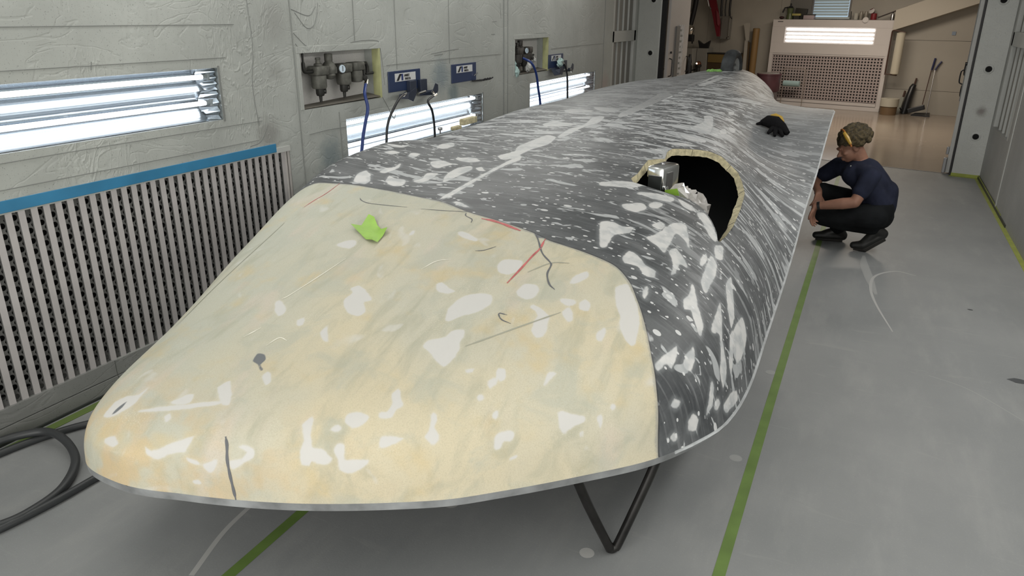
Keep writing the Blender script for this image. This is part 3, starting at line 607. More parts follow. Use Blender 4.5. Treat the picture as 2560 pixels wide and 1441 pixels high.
[(-2.308,3.262,1.143),(-2.344,3.349,1.157),(-2.29,3.329,1.151),(-2.221,3.328,1.148),(-2.192,3.249,1.137),(-2.238,3.225,1.135)],
[(-2.426,3.375,1.167),(-2.43,3.441,1.175),(-2.402,3.489,1.176),(-2.414,3.566,1.183),(-2.378,3.507,1.175),(-2.375,3.431,1.169),(-2.393,3.37,1.163)],
[(-2.176,3.329,1.147),(-2.154,3.385,1.153),(-2.185,3.481,1.162),(-2.124,3.505,1.163),(-2.106,3.436,1.158),(-2.105,3.369,1.151),(-2.127,3.314,1.145)],
[(-2.008,3.366,1.151),(-2.054,3.454,1.16),(-2.077,3.562,1.167),(-2.074,3.648,1.172),(-2.027,3.71,1.176),(-1.982,3.637,1.173),(-1.987,3.513,1.165),(-1.992,3.403,1.156)],
[(-2.29,3.703,1.18),(-2.244,3.757,1.181),(-2.145,3.711,1.176),(-2.162,3.658,1.173),(-2.183,3.593,1.17),(-2.25,3.636,1.175)],
[(-2.208,3.853,1.184),(-2.122,3.907,1.184),(-2.038,3.85,1.182),(-2.07,3.789,1.179),(-2.155,3.803,1.18)],
[(-2.632,3.718,1.208),(-2.607,3.777,1.209),(-2.542,3.757,1.204),(-2.562,3.69,1.202)],
[(-2.461,3.719,1.195),(-2.483,3.803,1.201),(-2.43,3.809,1.197),(-2.42,3.714,1.191)],
[(-2.733,3.895,1.223),(-2.633,3.914,1.217),(-2.606,3.975,1.215),(-2.599,3.882,1.213),(-2.665,3.854,1.217)],
[(-2.443,4.018,1.204),(-2.474,4.148,1.205),(-2.447,4.24,1.202),(-2.379,4.133,1.2),(-2.386,4.021,1.2)],
[(-1.808,3.11,1.118),(-1.783,3.129,1.121),(-1.692,3.082,1.112),(-1.735,3.079,1.113)],
[(-1.894,3.121,1.12),(-1.892,3.211,1.133),(-1.879,3.357,1.152),(-1.874,3.55,1.168),(-1.877,3.717,1.178),(-1.881,4.064,1.192),(-1.829,3.952,1.188),(-1.848,3.773,1.181),(-1.846,3.58,1.17),(-1.849,3.352,1.151),(-1.86,3.182,1.129)],
[(-1.975,3.672,1.175),(-1.959,3.711,1.177),(-1.898,3.633,1.173),(-1.927,3.623,1.172)],
[(-2.003,4.003,1.189),(-1.964,4.164,1.195),(-2.009,4.306,1.199),(-2.008,4.628,1.209),(-1.995,4.761,1.213),(-1.906,4.699,1.212),(-1.857,4.448,1.205),(-1.893,4.243,1.198),(-1.886,3.998,1.19),(-1.919,3.918,1.186)],
[(-1.907,4.731,1.212),(-1.947,5.053,1.221),(-1.91,5.176,1.224),(-1.93,5.399,1.23),(-1.975,5.63,1.236),(-1.903,5.702,1.238),(-1.841,5.395,1.23),(-1.878,5.189,1.225),(-1.865,4.812,1.215),(-1.87,4.682,1.211)],
[(-1.806,5.741,1.239),(-1.803,6.111,1.248),(-1.793,6.968,1.269),(-1.739,6.764,1.264),(-1.744,6.139,1.248),(-1.76,5.759,1.239)],
[(-2.21,5.178,1.222),(-2.189,5.342,1.226),(-2.088,5.299,1.226),(-1.968,5.266,1.226),(-2.038,5.128,1.222),(-2.146,5.088,1.22)],
[(-2.162,6.173,1.247),(-2.028,6.171,1.248),(-1.893,6.075,1.247),(-1.911,5.924,1.243),(-2.068,6.006,1.244)],
[(-2.324,5.907,1.24),(-2.272,6.028,1.243),(-2.078,5.955,1.243),(-2.143,5.835,1.239),(-2.263,5.789,1.238)],
[(-1.839,5.901,1.243),(-1.843,6.572,1.259),(-1.871,7.14,1.274),(-1.813,6.96,1.269),(-1.784,6.475,1.256),(-1.782,5.723,1.238)],
[(-1.888,7.202,1.275),(-1.811,7.37,1.28),(-1.702,7.074,1.272),(-1.754,6.86,1.266)],
[(-1.785,8.071,1.3),(-1.693,9.089,1.333),(-1.65,8.97,1.328),(-1.734,8.05,1.3)],
[(-1.683,8.112,1.302),(-1.618,8.854,1.323),(-1.569,8.806,1.319),(-1.619,8.067,1.299)],
[(-1.192,5.571,1.209),(-1.166,5.942,1.21),(-1.221,6.199,1.225),(-1.162,6.262,1.214),(-1.09,5.909,1.192),(-1.049,5.576,1.18),(-1.122,5.554,1.197)],
[(-1.017,5.814,1.17),(-1.007,5.98,1.162),(-0.97,5.855,1.147),(-0.985,5.72,1.158)],
[(-1.006,6.125,1.157),(-0.967,6.231,1.132),(-0.948,6.084,1.125),(-0.96,5.993,1.136)],
[(-1.081,6.37,1.193),(-1.031,6.501,1.173),(-1.021,6.448,1.166),(-1.054,6.341,1.18)],
[(-1.103,6.641,1.212),(-1.074,6.731,1.207),(-1.056,6.632,1.193),(-1.081,6.563,1.199)],
[(-1.198,5.272,1.204),(-1.128,5.295,1.194),(-1.017,5.306,1.169),(-1.011,5.22,1.167),(-1.119,5.152,1.19)],
[(-1.238,4.9,1.199),(-1.121,5.008,1.187),(-1.011,5.052,1.165),(-1.1,4.92,1.181)],
[(-0.871,2.939,1.015),(-0.864,3.012,1.026),(-0.821,3.005,1.013),(-0.777,2.96,0.993),(-0.725,2.952,0.973),(-0.715,2.903,0.96),(-0.753,2.882,0.97),(-0.795,2.921,0.992),(-0.85,2.905,1.003)],
[(-0.839,3.183,1.044),(-0.817,3.233,1.045),(-0.794,3.342,1.052),(-0.777,3.443,1.056),(-0.731,3.503,1.041),(-0.685,3.385,1.011),(-0.66,3.287,0.987),(-0.695,3.339,1.011),(-0.742,3.354,1.034),(-0.737,3.251,1.018),(-0.734,3.127,1.001),(-0.773,3.154,1.019),(-0.808,3.165,1.032)],
[(-0.851,3.32,1.067),(-0.83,3.394,1.069),(-0.799,3.38,1.058),(-0.807,3.312,1.052)],
[(-0.724,3.166,1.002),(-0.702,3.222,1),(-0.652,3.173,0.968),(-0.622,3.127,0.945),(-0.658,3.114,0.964),(-0.655,3.024,0.951),(-0.665,2.986,0.951),(-0.68,3.08,0.971)],
[(-0.558,3.106,0.899),(-0.566,3.209,0.917),(-0.573,3.378,0.941),(-0.538,3.348,0.911),(-0.523,3.255,0.888),(-0.522,3.065,0.867),(-0.536,3.058,0.878)],
[(-0.593,3.23,0.939),(-0.602,3.289,0.952),(-0.591,3.36,0.952),(-0.575,3.292,0.934),(-0.581,3.228,0.931)],
[(-1.06,3.185,1.09),(-1.008,3.222,1.088),(-0.959,3.206,1.076),(-0.913,3.231,1.07),(-0.913,3.165,1.06),(-0.965,3.097,1.061),(-0.958,2.984,1.041),(-0.982,2.966,1.042)],
[(-1.243,3.701,1.161),(-1.15,3.796,1.158),(-1.036,3.828,1.144),(-1.066,3.725,1.144),(-1.158,3.67,1.152),(-1.223,3.645,1.156)],
[(-1.025,3.651,1.134),(-0.999,3.701,1.132),(-0.862,3.771,1.102),(-0.854,3.693,1.097),(-0.935,3.644,1.116)],
[(-0.583,2.886,0.888),(-0.573,2.941,0.891),(-0.585,3.028,0.91),(-0.571,3.032,0.901),(-0.528,2.922,0.855),(-0.487,2.856,0.807),(-0.482,2.78,0.784),(-0.511,2.814,0.819),(-0.542,2.861,0.855),(-0.566,2.841,0.868)],
[(-0.591,2.501,0.76),(-0.57,2.563,0.775),(-0.542,2.637,0.788),(-0.531,2.6,0.759),(-0.537,2.546,0.734),(-0.554,2.543,0.75),(-0.575,2.492,0.74)],
[(-0.506,2.612,0.74),(-0.5,2.67,0.764),(-0.474,2.665,0.733),(-0.474,2.619,0.705),(-0.493,2.601,0.718)],
[(-0.45,2.518,0.539),(-0.438,2.553,0.558),(-0.419,2.576,0.526),(-0.422,2.55,0.49),(-0.442,2.516,0.503)],
[(-0.458,2.883,0.783),(-0.462,2.986,0.803),(-0.468,3.106,0.82),(-0.444,3.037,0.787),(-0.413,2.913,0.729),(-0.37,2.836,0.62),(-0.368,2.773,0.579),(-0.39,2.783,0.649),(-0.425,2.915,0.746),(-0.446,2.876,0.768)],
[(-0.356,2.748,0.513),(-0.344,2.847,0.528),(-0.332,2.918,0.506),(-0.322,2.917,0.467),(-0.343,2.77,0.474)],
[(-0.477,3.271,0.847),(-0.47,3.368,0.85),(-0.437,3.268,0.801),(-0.406,3.15,0.742),(-0.401,3.053,0.727),(-0.436,3.134,0.785)],
[(-0.841,3.783,1.096),(-0.781,3.783,1.073),(-0.739,3.758,1.054),(-0.751,3.708,1.058),(-0.793,3.711,1.076)],
[(-0.725,3.722,1.046),(-0.698,3.789,1.034),(-0.65,3.734,1.006),(-0.591,3.609,0.964),(-0.586,3.543,0.96),(-0.623,3.555,0.986),(-0.68,3.653,1.022)],
[(-0.58,3.486,0.954),(-0.552,3.574,0.933),(-0.528,3.431,0.91),(-0.554,3.394,0.928)],
[(-0.723,2.754,0.93),(-0.73,2.806,0.945),(-0.715,2.821,0.943),(-0.705,2.74,0.919)],
[(-0.393,3.066,0.713),(-0.383,3.237,0.713),(-0.352,3.215,0.64),(-0.344,3.13,0.601),(-0.348,2.988,0.597),(-0.369,2.965,0.655)],
[(-0.493,2.426,0.51),(-0.482,2.448,0.52),(-0.47,2.458,0.494),(-0.481,2.437,0.488)],
[(-0.93,3.547,1.109),(-0.915,3.615,1.109),(-0.875,3.619,1.099),(-0.881,3.538,1.096),(-0.913,3.509,1.102)],
[(-0.507,2.462,0.621),(-0.502,2.488,0.642),(-0.482,2.507,0.623),(-0.489,2.481,0.606)],
[(-1.036,3.443,1.12),(-0.961,3.533,1.114),(-0.922,3.481,1.102),(-0.954,3.398,1.101),(-1.01,3.396,1.111)],
[(-0.398,2.622,0.527),(-0.401,2.65,0.581),(-0.408,2.697,0.645),(-0.394,2.696,0.609),(-0.387,2.663,0.548)],
[(-0.382,2.68,0.551),(-0.376,2.71,0.562),(-0.366,2.726,0.537),(-0.369,2.696,0.516),(-0.379,2.675,0.529)],
[(-0.491,2.671,0.755),(-0.493,2.708,0.773),(-0.476,2.682,0.744),(-0.472,2.658,0.727)],
[(-0.397,3.007,0.715),(-0.393,3.066,0.713),(-0.371,2.974,0.661),(-0.356,2.878,0.593),(-0.373,2.888,0.647)]]
DARK=[[(-1.918,1.808,0.793),(-1.932,1.851,0.803),(-1.898,1.854,0.803),(-1.873,1.832,0.798),(-1.87,1.802,0.791),(-1.839,1.784,0.785),(-1.85,1.773,0.783),(-1.884,1.797,0.79)],
[(-2.253,1.455,0.667),(-2.244,1.486,0.688),(-2.231,1.509,0.7),(-2.227,1.484,0.688),(-2.24,1.46,0.672)],
[(-1.284,2.937,1.071),(-1.246,2.953,1.072),(-1.228,2.918,1.063),(-1.256,2.906,1.063)]]
SEAM=[(0.993, 2.366), (0.911, 2.384), (0.79, 2.431), (0.681, 2.502), (0.642, 2.54), (0.576, 2.62), (0.515, 2.709), (0.461, 2.801), (0.402, 2.864), (0.339, 2.883), (0.256, 2.902), (0.211, 2.939), (0.141, 2.983), (0.073, 3.025), (-0.006, 3.107), (-0.063, 3.127), (-0.176, 3.162), (-0.248, 3.165), (-0.335, 3.148), (-0.406, 3.134)]
LINES=[('pencil',0.006,[(-1.774,1.516,0.673),(-1.758,1.502,0.65),(-1.748,1.486,0.608),(-1.738,1.479,0.562),(-1.73,1.477,0.512),(-1.724,1.476,0.464)]),
('pencil',0.0045,[(-1.281,2.944,1.072),(-1.233,2.87,1.053),(-1.183,2.794,1.031),(-1.129,2.748,1.014),(-1.114,2.726,1.007),(-1.105,2.665,0.989),(-1.072,2.609,0.969),(-1.039,2.587,0.958)]),
('pencil',0.003,[(-2.309,3.029,1.104),(-2.279,3.003,1.099),(-2.222,2.984,1.096),(-2.131,2.985,1.096),(-1.998,2.992,1.098)]),
('pencil',0.003,[(-1.916,2.992,1.099),(-1.785,3.008,1.101),(-1.675,3.031,1.104)]),
('pencil',0.003,[(-1.678,3.019,1.102),(-1.664,2.986,1.096),(-1.617,2.96,1.091),(-1.603,2.926,1.083)]),
('pencil',0.003,[(-1.146,2.369,0.909),(-1.176,2.366,0.912),(-1.173,2.353,0.907),(-1.152,2.337,0.899),(-1.113,2.333,0.893)]),
('pencil',0.003,[(-1.465,2.708,1.027),(-1.431,2.724,1.03),(-1.394,2.769,1.039)]),
('red',0.0055,[(-1.231,2.544,0.968),(-1.221,2.651,0.997),(-1.214,2.76,1.025),(-1.208,2.825,1.041),(-1.219,2.905,1.06)]),
('red',0.003,[(-2.545,2.87,1.064),(-2.535,2.951,1.087),(-2.525,3.027,1.105),(-2.531,3.15,1.133)]),
('red',0.01,[(-1.577,2.981,1.093),(-1.492,2.977,1.09),(-1.417,2.952,1.082),(-1.352,2.933,1.075)]),
('faint',0.004,[(-1.216,2.163,0.848),(-1.137,2.257,0.87),(-1.038,2.381,0.896),(-0.966,2.475,0.913)]),
('faint',0.004,[(-1.184,2.644,0.992),(-1.121,2.742,1.012),(-1.051,2.776,1.012)]),
('faint',0.003,[(-2.476,1.942,0.768),(-2.512,2.165,0.833),(-2.53,2.471,0.938),(-2.549,2.721,1.017)]),
('scar',0.003,[(-2.084,2.164,0.886),(-2.067,2.2,0.896),(-2.026,2.361,0.942),(-2,2.491,0.977)]),
('scar',0.0035,[(-2.061,1.915,0.818),(-2.034,1.984,0.836)]),
('scar',0.003,[(-1.933,1.9,0.814),(-1.917,1.954,0.827),(-1.876,1.95,0.826)]),
('scar',0.003,[(-1.619,2.511,0.98),(-1.589,2.583,0.998),(-1.535,2.615,1.005)])]
TAPE_OUT=[(-2.143,2.733,1.039),(-2.104,2.758,1.046),(-2.113,2.837,1.065),(-2.069,2.819,1.061),(-2.024,2.776,1.051),(-1.986,2.75,1.045),(-1.942,2.744,1.044),(-1.939,2.695,1.031),(-1.932,2.641,1.017),(-1.948,2.629,1.014),(-2.001,2.649,1.019)]
WELL=[(3.874, 0.248), (3.994, 0.246), (4.174, 0.234), (4.342, 0.226), (4.432, 0.249), (4.449, 0.259), (4.653, 0.245), (4.772, 0.248), (4.829, 0.268), (4.957, 0.32), (5.032, 0.362), (5.069, 0.419), (5.03, 0.461), (4.985, 0.519), (4.868, 0.546), (4.689, 0.57), (4.419, 0.573), (4.189, 0.583), (3.938, 0.595), (3.723, 0.596), (3.578, 0.591), (3.579, 0.583), (3.667, 0.562), (3.754, 0.527), (3.835, 0.482), (3.853, 0.447), (3.86, 0.419), (3.835, 0.393), (3.813, 0.379), (3.799, 0.344), (3.8, 0.309), (3.817, 0.263)]

YMAX = 10.6
SEAM = sorted(SEAM); SEAM = [(-1.0, 2.35), (-.7, 2.75), (-.5, 3.05)]+[s for s in SEAM if -.43 < s[0] < .95]+[(.993, 2.366)]
def seam_y(s): return pch([a[0] for a in SEAM], [a[1] for a in SEAM], s)
NT = 190
ts = np.linspace(0, 1, NT); tcol = np.concatenate([-ts[::-1][:-1], ts])      # signed girth parameter, left to right
NROW = 250; HROW = 430
def shell_grid(rows_f):
    S = np.repeat(tcol[None], len(rows_f), 0); Yb = seam_y(tcol)[None]
    r = rows_f[:, None]
    y = np.where(r <= 1, Y0+(Yb-Y0)*np.clip(r, 0, 1)**2*(1-.25*(1-np.clip(r, 0, 1))), Yb+(YMAX-Yb)*np.clip(r-1, 0, 1)**1.25)
    return y, S
def pos(y, S):
    out = np.zeros((*y.shape, 3)); 
    for sd in (-1, 1):
        m = (S < 0) if sd < 0 else (S >= 0)
        out[m] = shell_pt(y[m], np.abs(S[m]), sd)
    return out
def girth(P):
    d = np.linalg.norm(np.diff(P, axis=1), axis=-1); g = np.concatenate([np.zeros((len(P), 1)), np.cumsum(d, 1)], 1); return g-g[:, NT-1:NT]
def sdf2(P, poly):
    """signed distance (negative inside) of 3D points to a nearly flat 3D polygon"""
    Q = np.array(poly, float); c = Q.mean(0); u_, s_, vt = np.linalg.svd(Q-c); ex, ey = vt[0], vt[1]
    q = np.stack([(Q-c)@ex, (Q-c)@ey], -1); p = np.stack([(P-c)@ex, (P-c)@ey], -1)
    a = q; b = np.roll(q, -1, 0); best = np.full(len(p), 1e9); ins = np.zeros(len(p), bool)
    for A_, B_ in zip(a, b):
        ab = B_-A_; L_ = (ab@ab)+1e-12; t = np.clip(((p-A_)@ab)/L_, 0, 1); best = np.minimum(best, np.linalg.norm(p-A_-t[:, None]*ab, axis=1))
        cnd = (A_[1] <= p[:, 1]) != (B_[1] <= p[:, 1])
        with np.errstate(divide='ignore', invalid='ignore'):
            xi = A_[0]+(p[:, 1]-A_[1])/(B_[1]-A_[1])*(B_[0]-A_[0])
        ins ^= cnd & (p[:, 0] < xi)
    return np.where(ins, -best, best)
def poly_field(P, polys, pad=.05):
    out = np.full(len(P), pad)
    for poly in polys:
        Q = np.array(spl_closed(poly)); lo, hi = Q.min(0)-pad, Q.max(0)+pad
        m = np.all((P > lo) & (P < hi), 1)
        if m.any(): out[m] = np.minimum(out[m], sdf2(P[m], Q))
    return out
def spl_closed(L, n=3):
    P = [Vector(p) for p in L]; k = len(P); out = []
    if (P[0]-P[-1]).length < 1e-4: P = P[:-1]; k -= 1
    for i in range(k):
        a, b, c, d = P[(i-1) % k], P[i], P[(i+1) % k], P[(i+2) % k]
        for j in range(n):
            t = j/n; s_ = .5*((2*b)+(-a+c)*t+(2*a-5*b+4*c-d)*t*t+(-a+3*b-3*c+d)*t**3); out.append(tuple(s_*.6+(b*(1-t)+c*t)*.4))
    return out
def grid_mesh(name, P, mats, parent, extra, uv, drop=None, flip=False, custom_n=None):
    R_, C_ = P.shape[:2]; V = P.reshape(-1, 3); idx = np.arange(R_*C_).reshape(R_, C_)
    F_ = np.stack([idx[:-1, :-1], idx[:-1, 1:], idx[1:, 1:], idx[1:, :-1]], -1).reshape(-1, 4)
    if flip: F_ = F_[:, ::-1]
    if drop is not None: F_ = F_[~drop.reshape(-1)]
    me = D.meshes.new(name); me.vertices.add(len(V)); me.vertices.foreach_set('co', (V-np.array(parent.location)).ravel().astype(np.float32))
    me.loops.add(len(F_)*4); me.polygons.add(len(F_)); me.polygons.foreach_set('loop_start', np.arange(0, len(F_)*4, 4, dtype=np.int32))
    me.loops.foreach_set('vertex_index', F_.ravel().astype(np.int32)); me.update(calc_edges=True)
    for k, a in extra.items():
        at = me.attributes.new(k, 'FLOAT', 'POINT'); at.data.foreach_set('value', a.ravel().astype(np.float32))
    if uv is not None:
        ul = me.uv_layers.new(name='UVMap'); ul.data.foreach_set('uv', uv.reshape(-1, 2)[F_.ravel()].astype(np.float32).ravel())
    me.materials.append(mats); me.shade_smooth()
    o = D.objects.new(name, me); COL.objects.link(o); o.parent = parent; return o

def attr(N, name):
    n = N.new('ShaderNodeAttribute'); n.attribute_name = name; return n.outputs['Fac']
def filler_mask(N, L, P, wob=.010, soft=.0022):
    f = attr(N, 'filler'); n_ = noise(N, L, P, 26, 3, .6)
    d = math_(N, L, 'ADD', f, math_(N, L, 'MULTIPLY', math_(N, L, 'SUBTRACT', n_, .5), wob))
    return smooth(N, L, d, soft, -soft), d
def nose_mat():
    m = D.materials.new('cream glass fibre laminate'); m.use_nodes = True; N, L = nt(m); b = N['Principled BSDF']
    tc = N.new('ShaderNodeTexCoord'); g = N.new('ShaderNodeNewGeometry'); P = g.outputs['Position']
    lng = mapping(N, L, P, (4.5, 1.1, 2.5), rot=(0, 0, .30))
    n1 = noise(N, L, P, 1.5, 3, .55); n2 = noise(N, L, lng, 2.6, 4, .6, .6); n3 = noise(N, L, P, 4.5, 3, .6)
    c = mixc(N, L, smooth(N, L, n1, .36, .62), (.55, .53, .43), (.61, .55, .40))
    sx = N.new('ShaderNodeSeparateXYZ'); L.new(P, sx.inputs[0])
    lf = smooth(N, L, math_(N, L, 'ADD', sx.outputs[0], math_(N, L, 'MULTIPLY', n1, .8)), -1.0, -2.0)
    c = mixc(N, L, math_(N, L, 'MULTIPLY', lf, .75), c, (.47, .49, .43))
    c = mixc(N, L, math_(N, L, 'MULTIPLY', smooth(N, L, n2, .46, .72), .55), c, (.37, .375, .29))
    c = mixc(N, L, math_(N, L, 'MULTIPLY', smooth(N, L, n3, .52, .75), .55), c, (.60, .47, .24))
    n5 = noise(N, L, mapping(N, L, P, (3, 1, 1), (3.1, 0, 0)), 2.2, 2, .5)
    c = mixc(N, L, math_(N, L, 'MULTIPLY', smooth(N, L, n5, .58, .75), .4), c, (.66, .55, .47))
    n6 = noise(N, L, mapping(N, L, P, (1.4, 1.2, 2), (9, 4, 2)), 3.0, 4, .6, .8); c = mixc(N, L, math_(N, L, 'MULTIPLY', smooth(N, L, n6, .50, .66), .5), c, (.43, .45, .385))
    tip = smooth(N, L, math_(N, L, 'ADD', sx.outputs[1], math_(N, L, 'MULTIPLY', n3, .5)), 2.0, 1.55); c = mixc(N, L, math_(N, L, 'MULTIPLY', math_(N, L, 'MULTIPLY', tip, smooth(N, L, noise(N, L, P, 6.5, 3, .6), .42, .62)), .65), c, (.62, .44, .22))
    # weave: fine dots
    vo = N.new('ShaderNodeTexVoronoi'); vo.inputs['Scale'].default_value = 150; L.new(P, vo.inputs['Vector'])
    wv = smooth(N, L, vo.outputs['Distance'], .38, .15); nw = smooth(N, L, noise(N, L, P, 5, 3, .6), .50, .68)
    c = mixc(N, L, math_(N, L, 'MULTIPLY', math_(N, L, 'MULTIPLY', wv, nw), .45), c, (.70, .67, .55))
    nf = noise(N, L, P, 210, 2, .6); c = mixc(N, L, math_(N, L, 'MULTIPLY', smooth(N, L, nf, .40, .8), .34), c, (.38, .34, .23))
    # random pale faint smears
    ns = noise(N, L, mapping(N, L, P, (1, .7, 1), (7, 3, 1)), 5.5, 2, .5, 1.0); c = mixc(N, L, math_(N, L, 'MULTIPLY', smooth(N, L, ns, .64, .72), .45), c, (.64, .64, .62))
    fm_, d = filler_mask(N, L, P, .013, .0042)
    halo = math_(N, L, 'MULTIPLY', smooth(N, L, d, .012, 0), .25)
    c = mixc(N, L, halo, c, (.62, .59, .47))
    c = mixc(N, L, math_(N, L, 'MULTIPLY', fm_, .92), c, (.61, .605, .59))
    c = mixc(N, L, smooth(N, L, math_(N, L, 'ADD', attr(N, 'dark'), math_(N, L, 'MULTIPLY', math_(N, L, 'SUBTRACT', n3, .5), .02)), .003, -.003), c, (.16, .17, .18))
    # rubbed grey edge next to the seam and along the rim
    se = attr(N, 'seamd'); sn = noise(N, L, P, 16, 4, .7)
    ed = smooth(N, L, math_(N, L, 'ADD', se, math_(N, L, 'MULTIPLY', math_(N, L, 'SUBTRACT', sn, .5), .035)), .016, .002)
    c = mixc(N, L, math_(N, L, 'MULTIPLY', ed, .55), c, (.22, .23, .24))
    L.new(c, b.inputs['Base Color']); b.inputs['Roughness'].default_value = .60; b.inputs['Specular IOR Level'].default_value = .25
    bp = N.new('ShaderNodeBump'); bp.inputs['Strength'].default_value = .25; bp.inputs['Distance'].default_value = .002
    L.new(math_(N, L, 'ADD', math_(N, L, 'MULTIPLY', fm_, .5), math_(N, L, 'ADD', math_(N, L, 'MULTIPLY', wv, .2), math_(N, L, 'MULTIPLY', nf, .3))), bp.inputs['Height'])
    L.new(bp.outputs[0], b.inputs['Normal'])
    return m
def hull_mat():
    m = D.materials.new('grey primer with white filler'); m.use_nodes = True; N, L = nt(m); b = N['Principled BSDF']
    tc = N.new('ShaderNodeTexCoord'); UV = tc.outputs['UV']; g = N.new('ShaderNodeNewGeometry'); P = g.outputs['Position']
    sx = N.new('ShaderNodeSeparateXYZ'); L.new(UV, sx.inputs[0]); U_, V_ = sx.outputs[0], sx.outputs[1]
    aft = smooth(N, L, U_, 2.7, 5.8); front = smooth(N, L, U_, 4.2, 2.8)
    n1 = noise(N, L, mapping(N, L, UV, (2.6, .8, 1)), 2.6, 5, .65, .4)
    dk = mixc(N, L, aft, (.060, .065, .070), (.105, .112, .118)); lt = mixc(N, L, aft, (.125, .132, .138), (.225, .235, .24))
    c = mixc(N, L, smooth(N, L, n1, .32, .70), dk, lt)
    # fine scratches running around the girth
    sc = noise(N, L, mapping(N, L, UV, (60, 3, 1)), 1.0, 3, .6); c = mixc(N, L, math_(N, L, 'MULTIPLY', smooth(N, L, sc, .48, .75), .38), c, (.30, .31, .32))
    sc2 = noise(N, L, mapping(N, L, UV, (25, 60, 1), rot=(0, 0, .4)), 1.0, 2, .6); c = mixc(N, L, math_(N, L, 'MULTIPLY', smooth(N, L, sc2, .5, .8), .2), c, (.02, .02, .022))
    fw = smooth(N, L, U_, 3.6, 2.4)
    # streaky filler smears, denser towards the tail
    def smear(scl, lo, hi, seed, det=2, dist=.5):
        v = mapping(N, L, UV, (scl[0], scl[1], 1), (seed, seed*1.7, 0)); n_ = noise(N, L, v, 1.0, det, .5, dist)
        return n_
    flank = math_(N, L, 'MULTIPLY', smooth(N, L, V_, .75, 1.15), smooth(N, L, V_, 10, 9))
    fl2 = math_(N, L, 'MULTIPLY', flank, smooth(N, L, U_, 2.9, 3.8)); top = math_(N, L, 'SUBTRACT', 1.0, math_(N, L, 'MULTIPLY', fl2, .9))
    sa = smear((7.8, 2.9), 0, 0, 3.3, 3, .8); ma = smooth(N, L, math_(N, L, 'SUBTRACT', sa, math_(N, L, 'SUBTRACT', .615, math_(N, L, 'MULTIPLY', aft, .085))), 0, .022)
    ma = math_(N, L, 'MULTIPLY', ma, top)
    sb = smear((22, 7.0), 0, 0, 11.1, 3, .8); mb_ = smooth(N, L, math_(N, L, 'SUBTRACT', sb, math_(N, L, 'SUBTRACT', .665, math_(N, L, 'MULTIPLY', aft, .10))), 0, .02)
    mb_ = math_(N, L, 'MULTIPLY', mb_, top)
    sf = smear((17, 2.6), 0, 0, 17.9, 3, .35); mf = smooth(N, L, math_(N, L, 'SUBTRACT', sf, .545), 0, .02); mf = math_(N, L, 'MULTIPLY', mf, math_(N, L, 'MULTIPLY', fl2, .85))
    mb_ = math_(N, L, 'MAXIMUM', mb_, mf)
    sg = smear((5.0, 2.6), 0, 0, 31.3, 4, .9); c = mixc(N, L, math_(N, L, 'MULTIPLY', smooth(N, L, sg, .56, .40), math_(N, L, 'ADD', .25, math_(N, L, 'MULTIPLY', aft, .25))), c, (.055, .060, .064))
    sc_ = smear((30, 6.5), 0, 0, 23.7, 2, .3); mc = math_(N, L, 'MULTIPLY', smooth(N, L, sc_, .66, .69), .85)
    v4 = mapping(N, L, UV, (55, 30, 1)); vo = N.new('ShaderNodeTexVoronoi'); vo.inputs['Scale'].default_value = 1; L.new(v4, vo.inputs['Vector'])
    rs = N.new('ShaderNodeSeparateXYZ'); L.new(vo.outputs['Color'], rs.inputs[0])
    rad = math_(N, L, 'MULTIPLY', smooth(N, L, rs.outputs[0], .72, 1.0), .36)
    dots = math_(N, L, 'GREATER_THAN', rad, vo.outputs['Distance'])
    v5 = mapping(N, L, UV, (26, 13, 1), (5, 2, 0)); vo2 = N.new('ShaderNodeTexVoronoi'); vo2.inputs['Scale'].default_value = 1; L.new(v5, vo2.inputs['Vector'])
    rs2 = N.new('ShaderNodeSeparateXYZ'); L.new(vo2.outputs['Color'], rs2.inputs[0])
    dots2 = math_(N, L, 'GREATER_THAN', math_(N, L, 'MULTIPLY', smooth(N, L, rs2.outputs[1], .82, 1.0), .34), vo2.outputs['Distance'])
    fm_, d = filler_mask(N, L, P, .016, .004)
    w1 = mixc(N, L, noise(N, L, P, 9, 2), (.36, .385, .40), (.62, .635, .64))
    c = mixc(N, L, math_(N, L, 'MULTIPLY', mb_, .82), c, w1); c = mixc(N, L, mc, c, (.48, .50, .51))
    c = mixc(N, L, math_(N, L, 'MULTIPLY', ma, .80), c, w1)
    hal = math_(N, L, 'MULTIPLY', smooth(N, L, d, .022, 0), .35); c = mixc(N, L, hal, c, (.28, .30, .31))
    w2 = mixc(N, L, smooth(N, L, noise(N, L, P, 14, 3), .3, .6), (.46, .48, .49), (.66, .66, .65)); w2 = mixc(N, L, math_(N, L, 'MULTIPLY', aft, .5), w2, (.44, .46, .47))
    c = mixc(N, L, math_(N, L, 'MULTIPLY', fm_, .93), c, w2)
    c = mixc(N, L, math_(N, L, 'MULTIPLY', dots, .9), c, (.66, .67, .67)); c = mixc(N, L, math_(N, L, 'MULTIPLY', dots2, .9), c, (.62, .63, .63))
    # grey haze on the flared tail skirt
    hz = math_(N, L, 'MULTIPLY', smooth(N, L, V_, .75, 1.05), smooth(N, L, U_, 5.2, 6.6)); c = mixc(N, L, math_(N, L, 'MULTIPLY', hz, .68), c, (.185, .193, .198))
    se = attr(N, 'seamd'); c = mixc(N, L, math_(N, L, 'MULTIPLY', smooth(N, L, se, .010, .001), .7), c, (.035, .035, .04))
    L.new(c, b.inputs['Base Color']); b.inputs['Roughness'].default_value = .46; b.inputs['Specular IOR Level'].default_value = .35
    bp = N.new('ShaderNodeBump'); bp.inputs['Strength'].default_value = .2; bp.inputs['Distance'].default_value = .002
    L.new(math_(N, L, 'ADD', fm_, math_(N, L, 'ADD', ma, math_(N, L, 'MULTIPLY', sc, .5))), bp.inputs['Height']); L.new(bp.outputs[0], b.inputs['Normal'])
    return m

